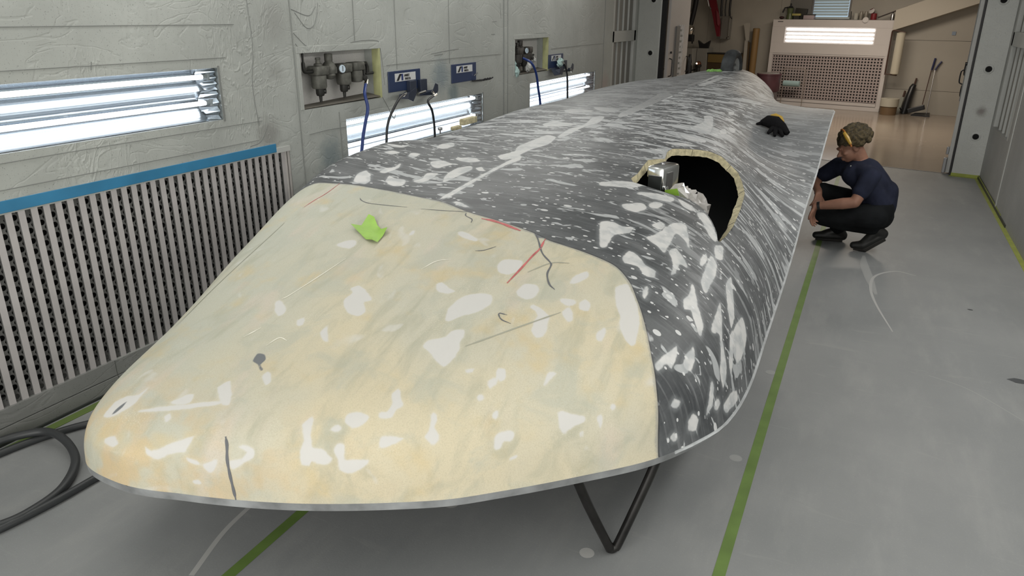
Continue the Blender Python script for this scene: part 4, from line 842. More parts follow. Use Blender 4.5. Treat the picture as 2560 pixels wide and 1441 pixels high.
fus = thing('fuselage_shell', 'large upturned fuselage shell with cream nose and grey hull speckled with white filler', 'fuselage', (-1.7, 5.5, .43))
NM, HM = nose_mat(), hull_mat()
rn = np.linspace(0, 1, NROW); y, S = shell_grid(rn); Pn = pos(y, S); V = Pn.reshape(-1, 3)
grid_mesh('nose_section', Pn, NM, fus, dict(filler=poly_field(V, FILLER), dark=poly_field(V, DARK), seamd=np.abs(seam_y(S)-y)), None, flip=True)
rh = np.linspace(1, 2, HROW); y, S = shell_grid(rh)
# wheel well opening: snap the nearest grid points onto its outline, drop faces inside
GW = 1.75
def well_prep(y, S, side, poly):
    Q = np.array([(a, b*GW) for a, b in poly]); Q = np.array([(v.x, v.y) for v in [Vector(p) for p in [(a, b) for a, b in Q]]])
    a_, b_ = Q, np.roll(Q, -1, 0)
    m = (S > 0) if side > 0 else (S < 0)
    lo, hi = Q.min(0)-.05, Q.max(0)+.05
    m &= (y > lo[0]) & (y < hi[0]) & (np.abs(S)*GW > lo[1]) & (np.abs(S)*GW < hi[1])
    ii = np.argwhere(m); p = np.stack([y[m], np.abs(S[m])*GW], -1); best = np.full(len(p), 1e9); near = p.copy(); ins = np.zeros(len(p), bool)
    for A_, B_ in zip(a_, b_):
        ab = B_-A_; t = np.clip(((p-A_)@ab)/(ab@ab+1e-12), 0, 1); c = A_+t[:, None]*ab; d = np.linalg.norm(p-c, axis=1); k = d < best; best[k] = d[k]; near[k] = c[k]
        cn = (A_[1] <= p[:, 1]) != (B_[1] <= p[:, 1])
        with np.errstate(divide='ignore', invalid='ignore'): xi = A_[0]+(p[:, 1]-A_[1])/(B_[1]-A_[1])*(B_[0]-A_[0])
        ins ^= cn & (p[:, 0] < xi)
    sn = best < .0085
    y2, S2_ = y.copy(), S.copy(); I = np.zeros(y.shape, bool); I[m] = ins & ~sn
    B = np.zeros(y.shape, bool); B[m] = sn
    y2[m] = np.where(sn, near[:, 0], p[:, 0]); S2_[m] = np.where(sn, near[:, 1]/GW, p[:, 1]/GW)*side
    inn = I; anyin = inn[:-1, :-1] | inn[1:, :-1] | inn[:-1, 1:] | inn[1:, 1:]
    allb = B[:-1, :-1] & B[1:, :-1] & B[:-1, 1:] & B[1:, 1:]
    return y2, S2_, anyin
LW = [(4.25, .60), (4.3, .55), (4.6, .53), (4.9, .55), (5.15, .60), (5.2, .68), (5.0, .76), (4.6, .80), (4.35, .74)]
y, S, d1 = well_prep(y, S, 1, WELL); y, S, d2 = well_prep(y, S, -1, LW); drop = d1 | d2
Ph = pos(y, S); V = Ph.reshape(-1, 3); g = girth(Ph)
uv = np.stack([y, np.abs(g)*1.0+(g < 0)*20], -1)
grid_mesh('hull_skin', Ph, HM, fus, dict(filler=poly_field(V, FILLER), dark=poly_field(V, DARK), seamd=np.abs(seam_y(S)-y)), uv, drop=drop, flip=True)
# inner skin (black carbon) and foam edge of the wells
inner = mat('black carbon inner skin', (.012, .012, .013), .6, var=.6, vs=14, detail=0)
k = 5; yi, Si = y[::k, ::k], S[::k, ::k]; Pi = pos(yi, Si); nn = np.zeros_like(Pi)
for sd in (-1, 1):
    m = (Si < 0) if sd < 0 else (Si >= 0); nn[m] = shell_n(yi[m], np.clip(np.abs(Si[m]), .01, .985), sd)
def inside2(p, Q):
    ins = np.zeros(len(p), bool)
    for A_, B_ in zip(Q, np.roll(Q, -1, 0)):
        cn = (A_[1] <= p[:, 1]) != (B_[1] <= p[:, 1])
        with np.errstate(divide='ignore', invalid='ignore'): xi = A_[0]+(p[:, 1]-A_[1])/(B_[1]-A_[1])*(B_[0]-A_[0])
        ins ^= cn & (p[:, 0] < xi)
    return ins
cy = (yi[:-1, :-1]+yi[1:, 1:])/2; cs = (Si[:-1, :-1]+Si[1:, 1:])/2
def grow(P_, g_): Q = np.array(P_); c = Q.mean(0); return c+(Q-c)*g_
dr_ = inside2(np.stack([cy.ravel(), cs.ravel()], -1), grow(WELL, 1.10)).reshape(cy.shape) | inside2(np.stack([cy.ravel(), -cs.ravel()], -1), grow(LW, 1.1)).reshape(cy.shape)
grid_mesh('inner_skin', Pi-nn*.039, inner, fus, {}, None, drop=dr_)
foam = mat('cream foam core', (.50, .45, .29), .75, var=.28, vs=30, bump=.4, bs=60)
def foam_edge(poly, side, thick=.040):
    Q = []; k = len(poly)
    for i in range(k):
        a, b = np.array(poly[i]), np.array(poly[(i+1) % k]); n_ = max(1, int(np.hypot(a[0]-b[0], (a[1]-b[1])*GW)/.02))
        for j in range(n_): Q.append(a+(b-a)*j/n_)
    Q = np.array(Q); P_ = shell_pt(Q[:, 0], Q[:, 1], side); n_ = shell_n(Q[:, 0], Q[:, 1], side); n = len(Q); mb = MB()
    cen = P_.mean(0); P2 = []
    for i in range(n):
        jj = 1+.05*math.sin(i*1.7)*math.sin(i*.37)+(.06 if i % 17 == 0 else 0)
        P2.append(P_[i]-n_[i]*thick*jj+(cen-P_[i])/np.linalg.norm(cen-P_[i])*.016*(1+.12*math.sin(i*.5)))
    P0 = P_-n_*.0005
    mb.add([tuple(p) for p in P0]+[tuple(p) for p in P2], [(i, (i+1) % n, n+(i+1) % n, n+i) for i in range(n)])
    o = mb.build('foam_edge', foam, fus)
    for i in range(0, n, 17): cc = MB(); cc.tube([P0[i], P2[i]], .0014, 5); cc.build('edge_crack', blackm, o)
    return o
foam_edge(WELL, 1); foam_edge(LW, -1)
fl_ = MB(); fl_.box((-2.93, 5.33, 1.185), (.05, .22, .05), bev=.008); fl_.box((-2.925, 5.12, 1.155), (.04, .12, .03), bev=.008); fl_.build('foam_lip', foam, fus)
bo = MB(); bo.lathe((-2.88, 4.80, 1.155), (0, 0, 1), [(.006, 0), (.006, .025), (.017, .026), (.019, .036), (.017, .046), (.006, .048)], 14); bo.build('bolt', steel, fus, smooth=True)
# rim lip along the lower edge and flared tail edge
def rim(side, n=260):
    s_ = np.linspace(0, 1, n); yy = Y0+(YMAX-Y0)*s_**1.7; return yy, shell_pt(yy, np.ones(n), side)
lipm = mat('grey rim flange', (.24, .25, .255), .5, var=.35, vs=9, detail=4)
edgem = mat('pale rim edge', (.46, .48, .49), .5, var=.2, vs=12)
lp = MB(); yl, Lr = rim(-1); yr, Rr = rim(1)
ring = [tuple(p) for p in Lr[::-1]]+[tuple(p) for p in Rr[1:]]; yy = list(yl[::-1])+list(yr[1:]); n = len(ring)
cx = -1.68; vs = []
for (x, y_, z), Yv in zip(ring, yy):
    v = Vector((cx-x, (3.2-y_) if y_ < 3.2 else 0, 0)); v = v.normalized() if v.length > 1e-4 else Vector((0, 1, 0))
    h = .030 if Yv < 2.3 else max(.012, .030-.02*(Yv-2.3))
    vs += [(x, y_, z), tuple(Vector((x, y_, z-h))+v*(.002)), tuple(Vector((x, y_, z-h-.002))+v*.06)]
fs = []
for i in range(n-1):
    for j in range(2): fs.append((3*i+j, 3*i+j+1, 3*i+j+4, 3*i+j+3))
lp.add(vs, fs); lp.build('rim_lip', lipm, fus, smooth=True)
ed = MB()
pe = [Vector(p)+Vector((.003, 0, -.004)) for p in Rr if 2.42 < p[1] < 8.2]; ed.tube(pe[::3], .0065, 6)
ed.build('rim_edge', edgem, fus, smooth=True)
# added unseen panel closing the bottom, keeps light out so the inside stays black
up = MB(); vs = []; fs = []
for i in range(0, 260, 4):
    l_, r_ = Lr[i], Rr[i]; vs += [(l_[0]+.05, l_[1], min(l_[2], r_[2])-.0), (r_[0]-.05 if r_[0] > l_[0]+.1 else l_[0]+.051, r_[1], min(l_[2], r_[2]))]
for i in range(len(vs)//2-1): fs.append((2*i, 2*i+1, 2*i+3, 2*i+2))
up.add(vs, fs); up.build('light_block_panel', mat('dark light block', (.05, .052, .055), .6), fus, fix=False)
# pencil and marker lines on the nose, drawn as thin ribbons lying on the skin
LM_ = dict(pencil=mat('soft pencil line', (.13, .135, .145), .7), red=mat('red marker line', (.50, .13, .13), .6, var=.2, vs=40), faint=mat('faint rubbed line', (.36, .36, .29), .6), scar=mat('pale scar', (.80, .78, .68), .6))
from mathutils.bvhtree import BVHTree
def bvh_of(P, step=2):
    Q = P[::step, ::step]; R_, C_ = Q.shape[:2]; idx = np.arange(R_*C_).reshape(R_, C_)
    F_ = np.stack([idx[:-1, :-1], idx[:-1, 1:], idx[1:, 1:], idx[1:, :-1]], -1).reshape(-1, 4)
    return BVHTree.FromPolygons([Vector(v) for v in Q.reshape(-1, 3)], F_.tolist())
BV = [bvh_of(Pn), bvh_of(Ph)]
def snap(p):
    best = None
    for b_ in BV:
        r = b_.find_nearest(Vector(p))
        if r[0] is not None and (best is None or r[3] < best[2]): n_ = r[1]; best = (r[0], n_ if n_.z > 0 or n_.y < 0 else -n_, r[3])
    return best
NAMES = dict(pencil='pencil_line', red='marker_line', faint='rubbed_line', scar='scratch')
for kind, wd, pts in LINES:
    P_ = spl(pts, 5); vs = []
    for i, p in enumerate(P_):
        t = (P_[min(i+1, len(P_)-1)]-P_[max(0, i-1)]).normalized(); q, n_, _ = snap(p)
        if n_.dot(Vector((0, -1, 1))) < 0: n_ = -n_
        sd_ = t.cross(n_).normalized(); ww = wd*(.62+.30*abs(sin(i*.55+wd*900)))*(1 if 1 < i < len(P_)-2 else .5)
        vs += [q-sd_*ww+n_*.0011, q+sd_*ww+n_*.0011]
    mb = MB(); mb.add(vs, [(2*i, 2*i+1, 2*i+3, 2*i+2) for i in range(len(P_)-1)]); mb.build(NAMES[kind], LM_[kind], fus, fix=False)
# green masking tape scrap on the nose
gt = mat('bright green masking tape', (.28, .50, .06), .5, var=.1, vs=14)
cen = sum((Vector(p) for p in TAPE_OUT), Vector())/len(TAPE_OUT); out = [Vector(p) for p in TAPE_OUT]
mb = MB(); vs = []; R_ = 5
for i, p in enumerate(out):
    for k in range(R_+1):
        f = k/R_; q, n_, _ = snap(cen.lerp(p, f)); 
        if n_.z < 0: n_ = -n_
        lift = .002+(.022 if i in (0, 6, 2, 3, 9) else .004)*f**2
        vs.append(q+n_*lift)
n = len(out); fs = [(i*(R_+1)+k, ((i+1) % n)*(R_+1)+k, ((i+1) % n)*(R_+1)+k+1, i*(R_+1)+k+1) for i in range(n) for k in range(R_)]
mb.add(vs, fs)
mb.m = 1
a_, b_, c_, d_ = [Vector(TAPE_OUT[i]) for i in (1, 2, 3, 4)]
tape_o = tag(mb.build('tape_scrap', gt, smooth=True), 'crumpled bright green tape scrap stuck on the cream nose', 'tape')

# ------------------------------------------------------------------ wheel on the tail
wh = thing('tail_wheel', 'small dusty grey tyre standing out of the top of the tail', 'wheel', (-1.66, 9.85, 1.36))
wc = Vector((-1.64, 9.75, 1.375)); ax = Vector((cos(radians(8)), -sin(radians(8)), 0)); 
ty_ = mat('dusty grey tyre rubber', (.034, .038, .041), .7, var=.55, vs=9)
prof = [(.125, -.062), (.150, -.074), (.185, -.077), (.208, -.062), (.220, -.032), (.223, 0), (.220, .032), (.208, .062), (.185, .077), (.150, .074), (.125, .062)]
def torus_lathe(mb, c, axis, prof, n=40):
    z = Vector(axis).normalized(); x = z.orthogonal().normalized(); y_ = z.cross(x); m_ = len(prof); vs = []; fs = []
    for j in range(n):
        q = 2*pi*j/n
        for r, h in prof: vs.append(c+z*h+(x*cos(q)+y_*sin(q))*r)
    for j in range(n):
        for i in range(m_): fs.append((j*m_+i, j*m_+(i+1) % m_, ((j+1) % n)*m_+(i+1) % m_, ((j+1) % n)*m_+i))
    mb.add(vs, fs)
mb = MB(); torus_lathe(mb, wc, ax, prof); mb.build('tyre', ty_, wh, smooth=True)
mb = MB(); torus_lathe(mb, wc, ax, [(.06, -.05), (.126, -.060), (.128, .060), (.118, .052), (.06, .040), (.05, 0)]); mb.lathe(wc-ax*.07, ax, [(.03, 0), (.03, .14)], 16)
mb.build('hub', mat('grey hub', (.24, .25, .25), .5), wh, smooth=True)
gb = MB(); bm_pts = []
random.seed(3)
for i in range(7):
    c = Vector((-1.86+.022*i+random.uniform(-.01, .01), 9.50+random.uniform(-.03, .03), 1.345+random.uniform(0, .01))); gb.lathe(c-Vector((0, 0, .02)), (random.uniform(-.4, .4), .2, 1), [(.01, 0), (.028, .008), (.034, .022), (.022, .038), (.005, .044)], 8)
tag(gb.build('green_plastic_wrap', mat('green plastic wrap', (.20, .42, .10), .4)), 'small crumpled green wrap at the foot of the tail wheel', 'wrapping')
# ------------------------------------------------------------------ glove on the flared tail edge
GP, GNn, _ = snap((-.72, 6.6, 1.0))

glove_t = thing('work_glove', 'black glove with yellow cuff lying on the flared right side of the shell', 'glove', tuple(GP))
gm_ = mat('black glove fabric', (.007, .007, .008), .9, bump=.5, bs=60, spec=.1); gy = mat('yellow glove cuff', (.42, .27, .04), .7)
gN = Vector((0, 0, 1)); 
def gp(x, y, h):   # point above the skin
    q, n_, _ = snap((x, y, 1.0)); n_ = n_ if n_.z > 0 else -n_; return q+n_*h
mb = MB()
mb.tube([gp(-.86, 6.72, .018), gp(-.80, 6.70, .05), gp(-.73, 6.66, .06), gp(-.66, 6.62, .042), gp(-.60, 6.58, .02)], [.022, .05, .058, .045, .02], 10)
for k, (dx, dy) in enumerate(((-.03, -.10), (.02, -.12), (.07, -.10), (.10, -.03))):
    a = (-.72, 6.64); mb.tube([gp(a[0]+dx*.3, a[1]+dy*.3, .035), gp(a[0]+dx*.8, a[1]+dy*.8, .03), gp(a[0]+dx*1.25, a[1]+dy*1.25, .012)], [.024, .02, .012], 8)
mb.tube([gp(-.86, 6.70, .02), gp(-.90, 6.66, .012)], [.018, .010], 8)
mb.build('glove_body', gm_, glove_t, smooth=True)
mb = MB(); mb.tube([gp(-.79, 6.76, .075), gp(-.75, 6.76, .088), gp(-.70, 6.74, .080), gp(-.67, 6.71, .06)], [.016, .022, .022, .014], 9); mb.build('cuff', gy, glove_t, smooth=True)

# ------------------------------------------------------------------ latch box and wrapped part inside the wheel well
pol = mat('polished aluminium', (.70, .71, .71), .18, metal=1)
lb = thing('metal_bracket', 'polished metal bracket box standing in the dark wheel well', 'bracket', (-1.02, 4.16, .95))
mb = MB(); rz = Matrix.Rotation(radians(-14), 3, 'Z'); c0 = Vector((-1.03, 4.20, 1.06))
mb.box(c0, (.115, .20, .26), rot=rz, bev=.022); mb.build('box_body', pol, lb, smooth=True)
mb = MB(); mb.box(c0+rz@Vector((.004, -.102, -.02)), (.085, .006, .20), rot=rz, bev=.002); mb.build('front_plate', mat('dark window plate', (.05, .055, .055), .12, spec=.8), lb)
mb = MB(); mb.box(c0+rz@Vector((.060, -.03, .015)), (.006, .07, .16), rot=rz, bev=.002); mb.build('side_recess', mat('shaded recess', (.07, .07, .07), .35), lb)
mb = MB(); mb.box(c0+rz@Vector((.066, -.075, -.01)), (.012, .045, .06), rot=rz, bev=.005); mb.build('clip', pol, lb, smooth=True)
mb = MB(); mb.lathe(c0+rz@Vector((-.01, .01, .13)), (0, 0, 1), [(.012, 0), (.012, .006), (.005, .008)], 12); mb.build('rivet', steel, lb)
wrp = MB()
random.seed(5)
film_ = D.materials.new('clear plastic wrap'); film_.use_nodes = True; bN = film_.node_tree.nodes['Principled BSDF']; bN.inputs['Base Color'].default_value = (.62, .60, .58, 1); bN.inputs['Roughness'].default_value = .18; bN.inputs['Transmission Weight'].default_value = .35
def crumple(mb, c, r, n=12, seed=1, sx=(1, 1, 1), jit=.25):
    rr = random.Random(seed); vs = []; fs = []; m_ = 8
    for i in range(m_+1):
        a = pi*i/m_
        for j in range(n):
            q = 2*pi*j/n; k = 1+rr.uniform(-jit, jit); vs.append(Vector(c)+Vector((sin(a)*cos(q)*r*sx[0]*k, sin(a)*sin(q)*r*sx[1]*k, cos(a)*r*sx[2]*k)))
    for i in range(m_):
        for j in range(n): fs.append((i*n+j, i*n+(j+1) % n, (i+1)*n+(j+1) % n, (i+1)*n+j))
    mb.add(vs, fs)
crumple(wrp, (-.885, 4.06, 1.02), .085, seed=4, sx=(1.1, 1, 1)); crumple(wrp, (-.79, 4.03, .985), .07, seed=8, sx=(1, 1, 1.2))
tag(wrp.build('wrapped_part', film_), 'part wrapped in clear plastic beside the metal box in the wheel well', 'wrapped part')
gtp = MB(); gtp.add([(-.955, 3.955, 1.095), (-.885, 3.935, 1.115), (-.868, 3.93, 1.07), (-.845, 3.925, 1.02), (-.90, 3.935, 1.03), (-.94, 3.95, 1.045)], [(0, 1, 2, 3, 4, 5)])
gtp.prism([(-.95, 3.968, 1.09), (-.885, 3.95, 1.11), (-.85, 3.94, 1.02), (-.94, 3.965, 1.04)], (0, .004, .001))
tag(gtp.build('tape_piece', gt), 'green tape piece on the wrapped part in the wheel well', 'tape')

# ------------------------------------------------------------------ trestle under the nose
bs_ = mat('blackened steel tube', (.028, .027, .026), .35, metal=.6, var=.3, vs=12)
tr = thing('trestle', 'black steel tube trestle whose V leg shows below the nose', 'trestle', (-1.1, 2.3, 0))
def vleg(P, nm='leg'):
    mb = MB(); mb.tube(spl(P, 6), .0185, 12); mb.build(nm, bs_, tr, smooth=True)
vleg([(-.775, 2.175, .415), (-.735, 2.225, .26), (-.672, 2.298, .05), (-.662, 2.312, .02), (-.648, 2.325, .024), (-.635, 2.335, .05), (-.567, 2.40, .28), (-.535, 2.43, .40)])
vleg([(-2.5, 2.175, .415), (-2.47, 2.225, .26), (-2.42, 2.31, .02), (-2.36, 2.40, .28), (-2.33, 2.45, .40)])
mb = MB(); mb.tube([(-2.52, 2.19, .405), (-.775, 2.175, .405)], .0185, 12); mb.build('crossbar', bs_, tr, smooth=True)
mb = MB(); mb.tube([(-2.35, 2.45, .395), (-.535, 2.44, .395)], .0185, 12); mb.build('crossbar', bs_, tr, smooth=True)
tr2 = thing('trestle', 'rear steel tube trestle hidden below the middle of the shell', 'trestle', (-1.6, 7.0, 0))
for x in (-2.4, -.9):
    mb = MB(); mb.tube([(x, 6.8, .93), (x, 6.95, .02), (x, 7.1, .93)], .0185, 12); mb.build('leg', bs_, tr2)
mb = MB(); mb.tube([(-2.4, 6.8, .93), (-.9, 6.8, .93)], .0185, 10); mb.build('crossbar', bs_, tr2)

# ------------------------------------------------------------------ niches with air regulators
nich = film_mat('niche lining', (.60, .59, .57), (), .3, .5, .08)
gunm = mat('dusty cast metal', (.12, .12, .105), .55, metal=.25, var=.35, vs=20); gund = mat('dark fitting', (.035, .035, .032), .45, metal=.3)
ytp = mat('yellowish masking tape', (.42, .43, .22), .55, var=.15, vs=9)
def niche(h):
    y0, y1, z0, z1 = h; mb = MB(); mb.bb((XL_-.145, y0-.01, z0-.01), (XL_-.138, y1+.01, z1+.01)); mb.build('niche_back', nich, wall_left)
    mb = MB(); mb.bb((XL_-.06, y1-.006, z0), (XL_+.004, y1+.0, z1)); mb.bb((XL_, y1-.008, z0), (XL_+.005, y1+.016, z1)); mb.build('niche_tape', ytp, wall_left)
    mb = MB(); e_ = .035
    mb.bb((XL_, y0-.035, z1), (XL_+.006, y1+.03, z1+.045), bev=.002); mb.bb((XL_, y0-.035, z0), (XL_+.005, y0, z1), bev=.002); mb.build('niche_rim', MATS['masking film on booth wall'], wall_left)
    mb = MB(); mb.prism([(XL_-.13, y0, z0+.004), (XL_+.0, y0, z0+.004), (XL_+.004, y1, z0+.010), (XL_-.13, y1, z0+.03)], (0, 0, .004)); mb.build('niche_floor_card', mat('brown dusty card', (.13, .12, .10), .8), wall_left)
niche(NI1); niche(NI2)
X0 = XL_-.055
def regulator(label, oy, sc=1.0, dark=None, compact=False):
    bm_ = dark or gunm; t = thing('air_regulator', label, 'regulator', (X0, 4.6+oy, 1.4))
    Y = lambda y: 4.36+(y-4.36)*sc+oy
    def part(nm, fn, m=bm_):
        mb = MB(); fn(mb); return mb.build(nm, m, t, smooth=True)
    def bowl(y, zt, zb, r): return lambda mb: mb.lathe((X0, Y(y), zt), (0, 0, -1), [(r*.98, 0), (r, .01), (r, (zt-zb)*.8), (r*.9, (zt-zb)*.95), (r*.5, zt-zb)], 20)
    def drain(y, z): return lambda mb: (mb.lathe((X0, Y(y), z), (0, 0, -1), [(.032, 0), (.032, .04), (.026, .055), (.013, .058), (.010, .10), (.006, .102)], 14), mb.lathe((X0, Y(y)+.01, z-.022), (.8, .5, 0), [(.018, 0), (.020, .035), (.014, .038)], 12))
    part('head', lambda mb: (mb.box((X0, Y(4.425), 1.605), (.10, .135, .065), bev=.01), mb.lathe((X0, Y(4.425), 1.635), (0, 0, 1), [(.034, 0), (.030, .018), (.018, .02), (.016, .045), (.020, .047), (.018, .06)], 14)))
    part('filter_bowl', bowl(4.42, 1.572, 1.475, .056)); part('drain', drain(4.425, 1.482), gund)
    part('pressure_knob', lambda mb: mb.lathe((X0, Y(4.545), 1.60), (0, 0, 1), [(.048, 0), (.050, .03), (.040, .05), (.030, .06), (.028, .065), (.030, .07), (.030, .112), (.026, .118)], 18))
    part('body_block', lambda mb: (mb.box((X0, Y(4.545), 1.60), (.085, .09, .05), bev=.008), mb.lathe((X0, Y(4.545), 1.585), (0, 0, -1), [(.04, 0), (.045, .02), (.03, .045), (.012, .05)], 16)))
    g_ = part('gauge', lambda mb: mb.lathe((X0+.045, Y(4.625), 1.606), (1, -.25, .1), [(.010, -.03), (.014, -.01), (.034, -.004), (.037, .006), (.035, .018), (.030, .019)], 22), gund)
    mb = MB(); mb.lathe((X0+.045, Y(4.625), 1.606), (1, -.25, .1), [(.029, .0185), (.028, .0205)], 22); mb.build('gauge_face', mat('pale gauge face', (.50, .60, .68), .3), g_)
    mb = MB(); q = Vector((X0+.045, Y(4.625), 1.606))+Vector((1, -.25, .1)).normalized()*.0225; mb.tube([q+Vector((0, 0, -.018)), q+Vector((0, .002, .020))], .0025, 6); mb.build('gauge_needle', blackm, g_)
    part('head', lambda mb: mb.box((X0, Y(4.71), 1.608), (.095, .115, .065), bev=.01))
    part('filter_bowl', bowl(4.71, 1.575, 1.482, .056)); part('drain', drain(4.705, 1.488), gund)
    part('head', lambda mb: (mb.box((X0, Y(4.86), 1.612), (.095, .135, .062), bev=.01), mb.box((X0, Y(4.785), 1.625), (.06, .05, .03), bev=.004)))
    part('filter_bowl', bowl(4.865, 1.580, 1.492, .052)); part('drain_knob', lambda mb: mb.lathe((X0+.045, Y(4.90), 1.522), (1, 0, 0), [(.018, 0), (.021, .012), (.019, .024), (.008, .026)], 14), gund)
    part('outlet_valve', lambda mb: (mb.tube([(X0, Y(4.93), 1.625), (X0+.01, Y(4.985), 1.628), (X0+.01, Y(5.0), 1.60), (X0+.01, Y(5.0), 1.54)], .014, 10), mb.tube([(X0+.012, Y(4.95), 1.60), (X0+.012, Y(4.95), 1.50)], .012, 10), mb.tube([(X0+.02, Y(4.965), 1.548), (X0+.03, Y(5.045), 1.552)], [.008, .012], 8)), gund)
    part('inlet_pipe', lambda mb: mb.tube(spl([(X0, Y(4.265), 1.735), (X0, Y(4.265), 1.66), (X0, Y(4.27), 1.61), (X0, Y(4.31), 1.602), (X0, Y(4.37), 1.604)], 4), [.008]*4+[.014]*13, 10), gund)
    return t
regulator('row of dusty air filters and regulator in the nearer wall niche', 0)
regulator('small dark air regulator set in the farther wall niche', 3.42, .62, mat('dark dusty metal', (.06, .055, .05), .5, metal=.3, var=.3, vs=20))
tq = mat('turquoise rag', (.38, .52, .50), .8, bump=.4, bs=30)
mb = MB(); crumple(mb, (XL_-.02, 7.70, 1.39), .045, seed=3, sx=(1, 1.1, 1.3)); crumple(mb, (XL_-.02, 7.67, 1.46), .028, seed=9, sx=(1, 1, 1.8)); tag(mb.build('rag', tq), 'turquoise rag stuffed in the corner of the farther niche', 'rag')
mb = MB(); crumple(mb, (XL_-.03, 8.06, 1.44), .05, seed=6, sx=(.8, 1.3, 1.3)); crumple(mb, (XL_-.03, 8.2, 1.50), .035, seed=7); tag(mb.build('rag', mat('white rag', (.55, .56, .54), .8)), 'white crumpled rag below the farther air regulator', 'rag')

# ------------------------------------------------------------------ blue gun holders with maker's labels
navy = mat('navy blue powder coat', (.018, .035, .095), .4); navd = mat('dark navy coat', (.02, .028, .05), .45)
paper = mat('white label', (.62, .63, .63), .5); ink = mat('black print', (.01, .01, .012), .5); bink = mat('blue print', (.02, .04, .16), .5)
def label_plate(t, y0, y1, z0, z1, lx, sc=1.):
    p = MB(); p.bb((lx, y0, z0), (lx+.0015, y1, z1)); lab = p.build('label', paper, t); w_ = y1-y0; h_ = z1-z0; x = lx+.0022
    # slanted bar, upright bar of the emblem
    def q(pts, m): mb = MB(); mb.prism([(x, y0+w_*a, z0+h_*b) for a, b in pts], (.0006, 0, 0)); mb.build('emblem', m, lab)
    q([(.06, .10), (.17, .10), (.31, .90), (.21, .90)], ink)
    q([(.21, .90), (.31, .90), (.31, .74), (.27, .74)], ink)
    q([(.30, .10), (.385, .10), (.385, .90), (.30, .90)], bink)
    hh = h_*.40
    text_mesh('lettering', 'ANEST', hh, (x, y0+w_*.44, z0+h_*.54), (0, 1, 0), (0, 0, 1), ink, lab, bold=.0012)
    text_mesh('lettering', 'IWATA', hh, (x, y0+w_*.475, z0+h_*.12), (0, 1, 0), (0, 0, 1), ink, lab, bold=.0012)
def holder(label, y0, y1, z0, z1, lab, style):
    t = thing('gun_holder', label, 'holder', (XL_+.02, (y0+y1)/2, z0)); mb = MB(); mb.bb((XL_+.002, y0, z0), (XL_+.012, y1, z1), bev=.003); mb.build('back_plate', navy, t); label_plate(t, *lab, XL_+.0125)
    if style:
        mb = MB(); a = y0+.26
        mb.bb((XL_+.012, a, z0-.035), (XL_+.05, a+.10, z0+.075), bev=.003); mb.build('hook_plate', navd, t)
        mb = MB(); mb.bb((XL_+.012, a+.17, z0-.03), (XL_+.045, y1+.055, z0+.075), bev=.003); mb.build('hook_plate', navd, t)
        mb = MB(); mb.prism([(XL_+.10, a-.10, z0-.005), (XL_+.10, a-.01, z0+.02), (XL_+.10, a+.0, z0-.03), (XL_+.10, a-.05, z0-.085), (XL_+.10, a-.12, z0-.06)], (.006, 0, 0)); mb.prism([(XL_+.04, a-.16, z0-.02), (XL_+.10, a-.10, z0-.005), (XL_+.10, a-.12, z0-.06), (XL_+.04, a-.17, z0-.055)], (.004, .003, 0)); mb.build('cradle_wing', navd, t)
        mb = MB(); mb.prism([(XL_+.09, y1+.07, z0-.02), (XL_+.09, y1+.115, z0+.035), (XL_+.09, y1+.155, z0+.02), (XL_+.09, y1+.155, z0-.03), (XL_+.09, y1+.125, z0-.065)], (.006, 0, 0)); mb.prism([(XL_+.02, a+.15, z0-.03), (XL_+.09, y1+.07, z0-.02), (XL_+.09, y1+.125, z0-.065), (XL_+.03, a+.17, z0-.06)], (0, .003, .004)); mb.build('cradle_wing', navd, t)
        mb = MB(); mb.tube([(XL_+.06, a+.11, z0-.035), (XL_+.08, a+.19, z0-.022)], .010, 8); mb.tube([(XL_+.095, y1+.05, z0-.03), (XL_+.10, y1+.085, z0-.065)], .012, 8); mb.build('coupling', chrome, t)
    return t
holder('blue gun holder plate with white label and two hooks, nearest on the wall', 5.207, 5.69, 1.383, 1.548, (5.295, 5.61, 1.462, 1.528), 1)
h2 = holder('plain blue holder plate with white label and thin rods, middle of three', 6.242, 6.722, 1.378, 1.548, (6.325, 6.64, 1.466, 1.530), 0)
for k in range(4):
    mb = MB(); mb.tube([(XL_+.02, 6.62+.05*k, 1.375), (XL_+.07, 6.72+.06*k, 1.373), (XL_+.085, 6.78+.055*k, 1.39)], .006, 6); mb.build('rod', blackm, h2)
mb = MB(); mb.tube([(XL_+.02, 6.66, 1.42), (XL_+.04, 6.70, 1.45)], .005, 6); mb.build('pin', steel, h2)
h3 = holder('small blue holder with a turquoise rag over it, farthest on the wall', 8.572, 9.045, 1.375, 1.535, (8.656, 8.965, 1.458, 1.521), 1)
mb = MB(); mb.prism([(XL_+.03, 8.60, 1.37), (XL_+.03, 8.92, 1.37), (XL_+.11, 8.80, 1.30), (XL_+.11, 8.53, 1.30)], (0, 0, .005)); mb.build('cradle_wing', navd, h3)
mb = MB(); crumple(mb, (XL_+.07, 8.80, 1.435), .05, seed=13, sx=(.6, 1.7, 1.0)); tag(mb.build('rag', tq), 'turquoise rag hanging over the farthest blue holder', 'rag')
bl = mat('blue air hose rubber', (.012, .035, .17), .35); bk_ = mat('black air hose rubber', (.014, .015, .018), .35)
def whose(P, r, m, label, tip=None):
    if tip: t = thing('hanging_hose', label, 'hose', P[0]); mb = MB(); mb.tube(spl(P, 8), r, 10); mb.build('hose', m, t, smooth=True); mb = MB(); a, b = Vector(P[0]), Vector(P[1]); mb.tube([a, a+(b-a).normalized()*.07], r*1.35, 10); mb.build('ferrule', chrome, t, smooth=True); return t
    mb = MB(); mb.tube(spl(P, 8), r, 10); return tag(mb.build('hanging_hose', m, smooth=True), label, 'hose')
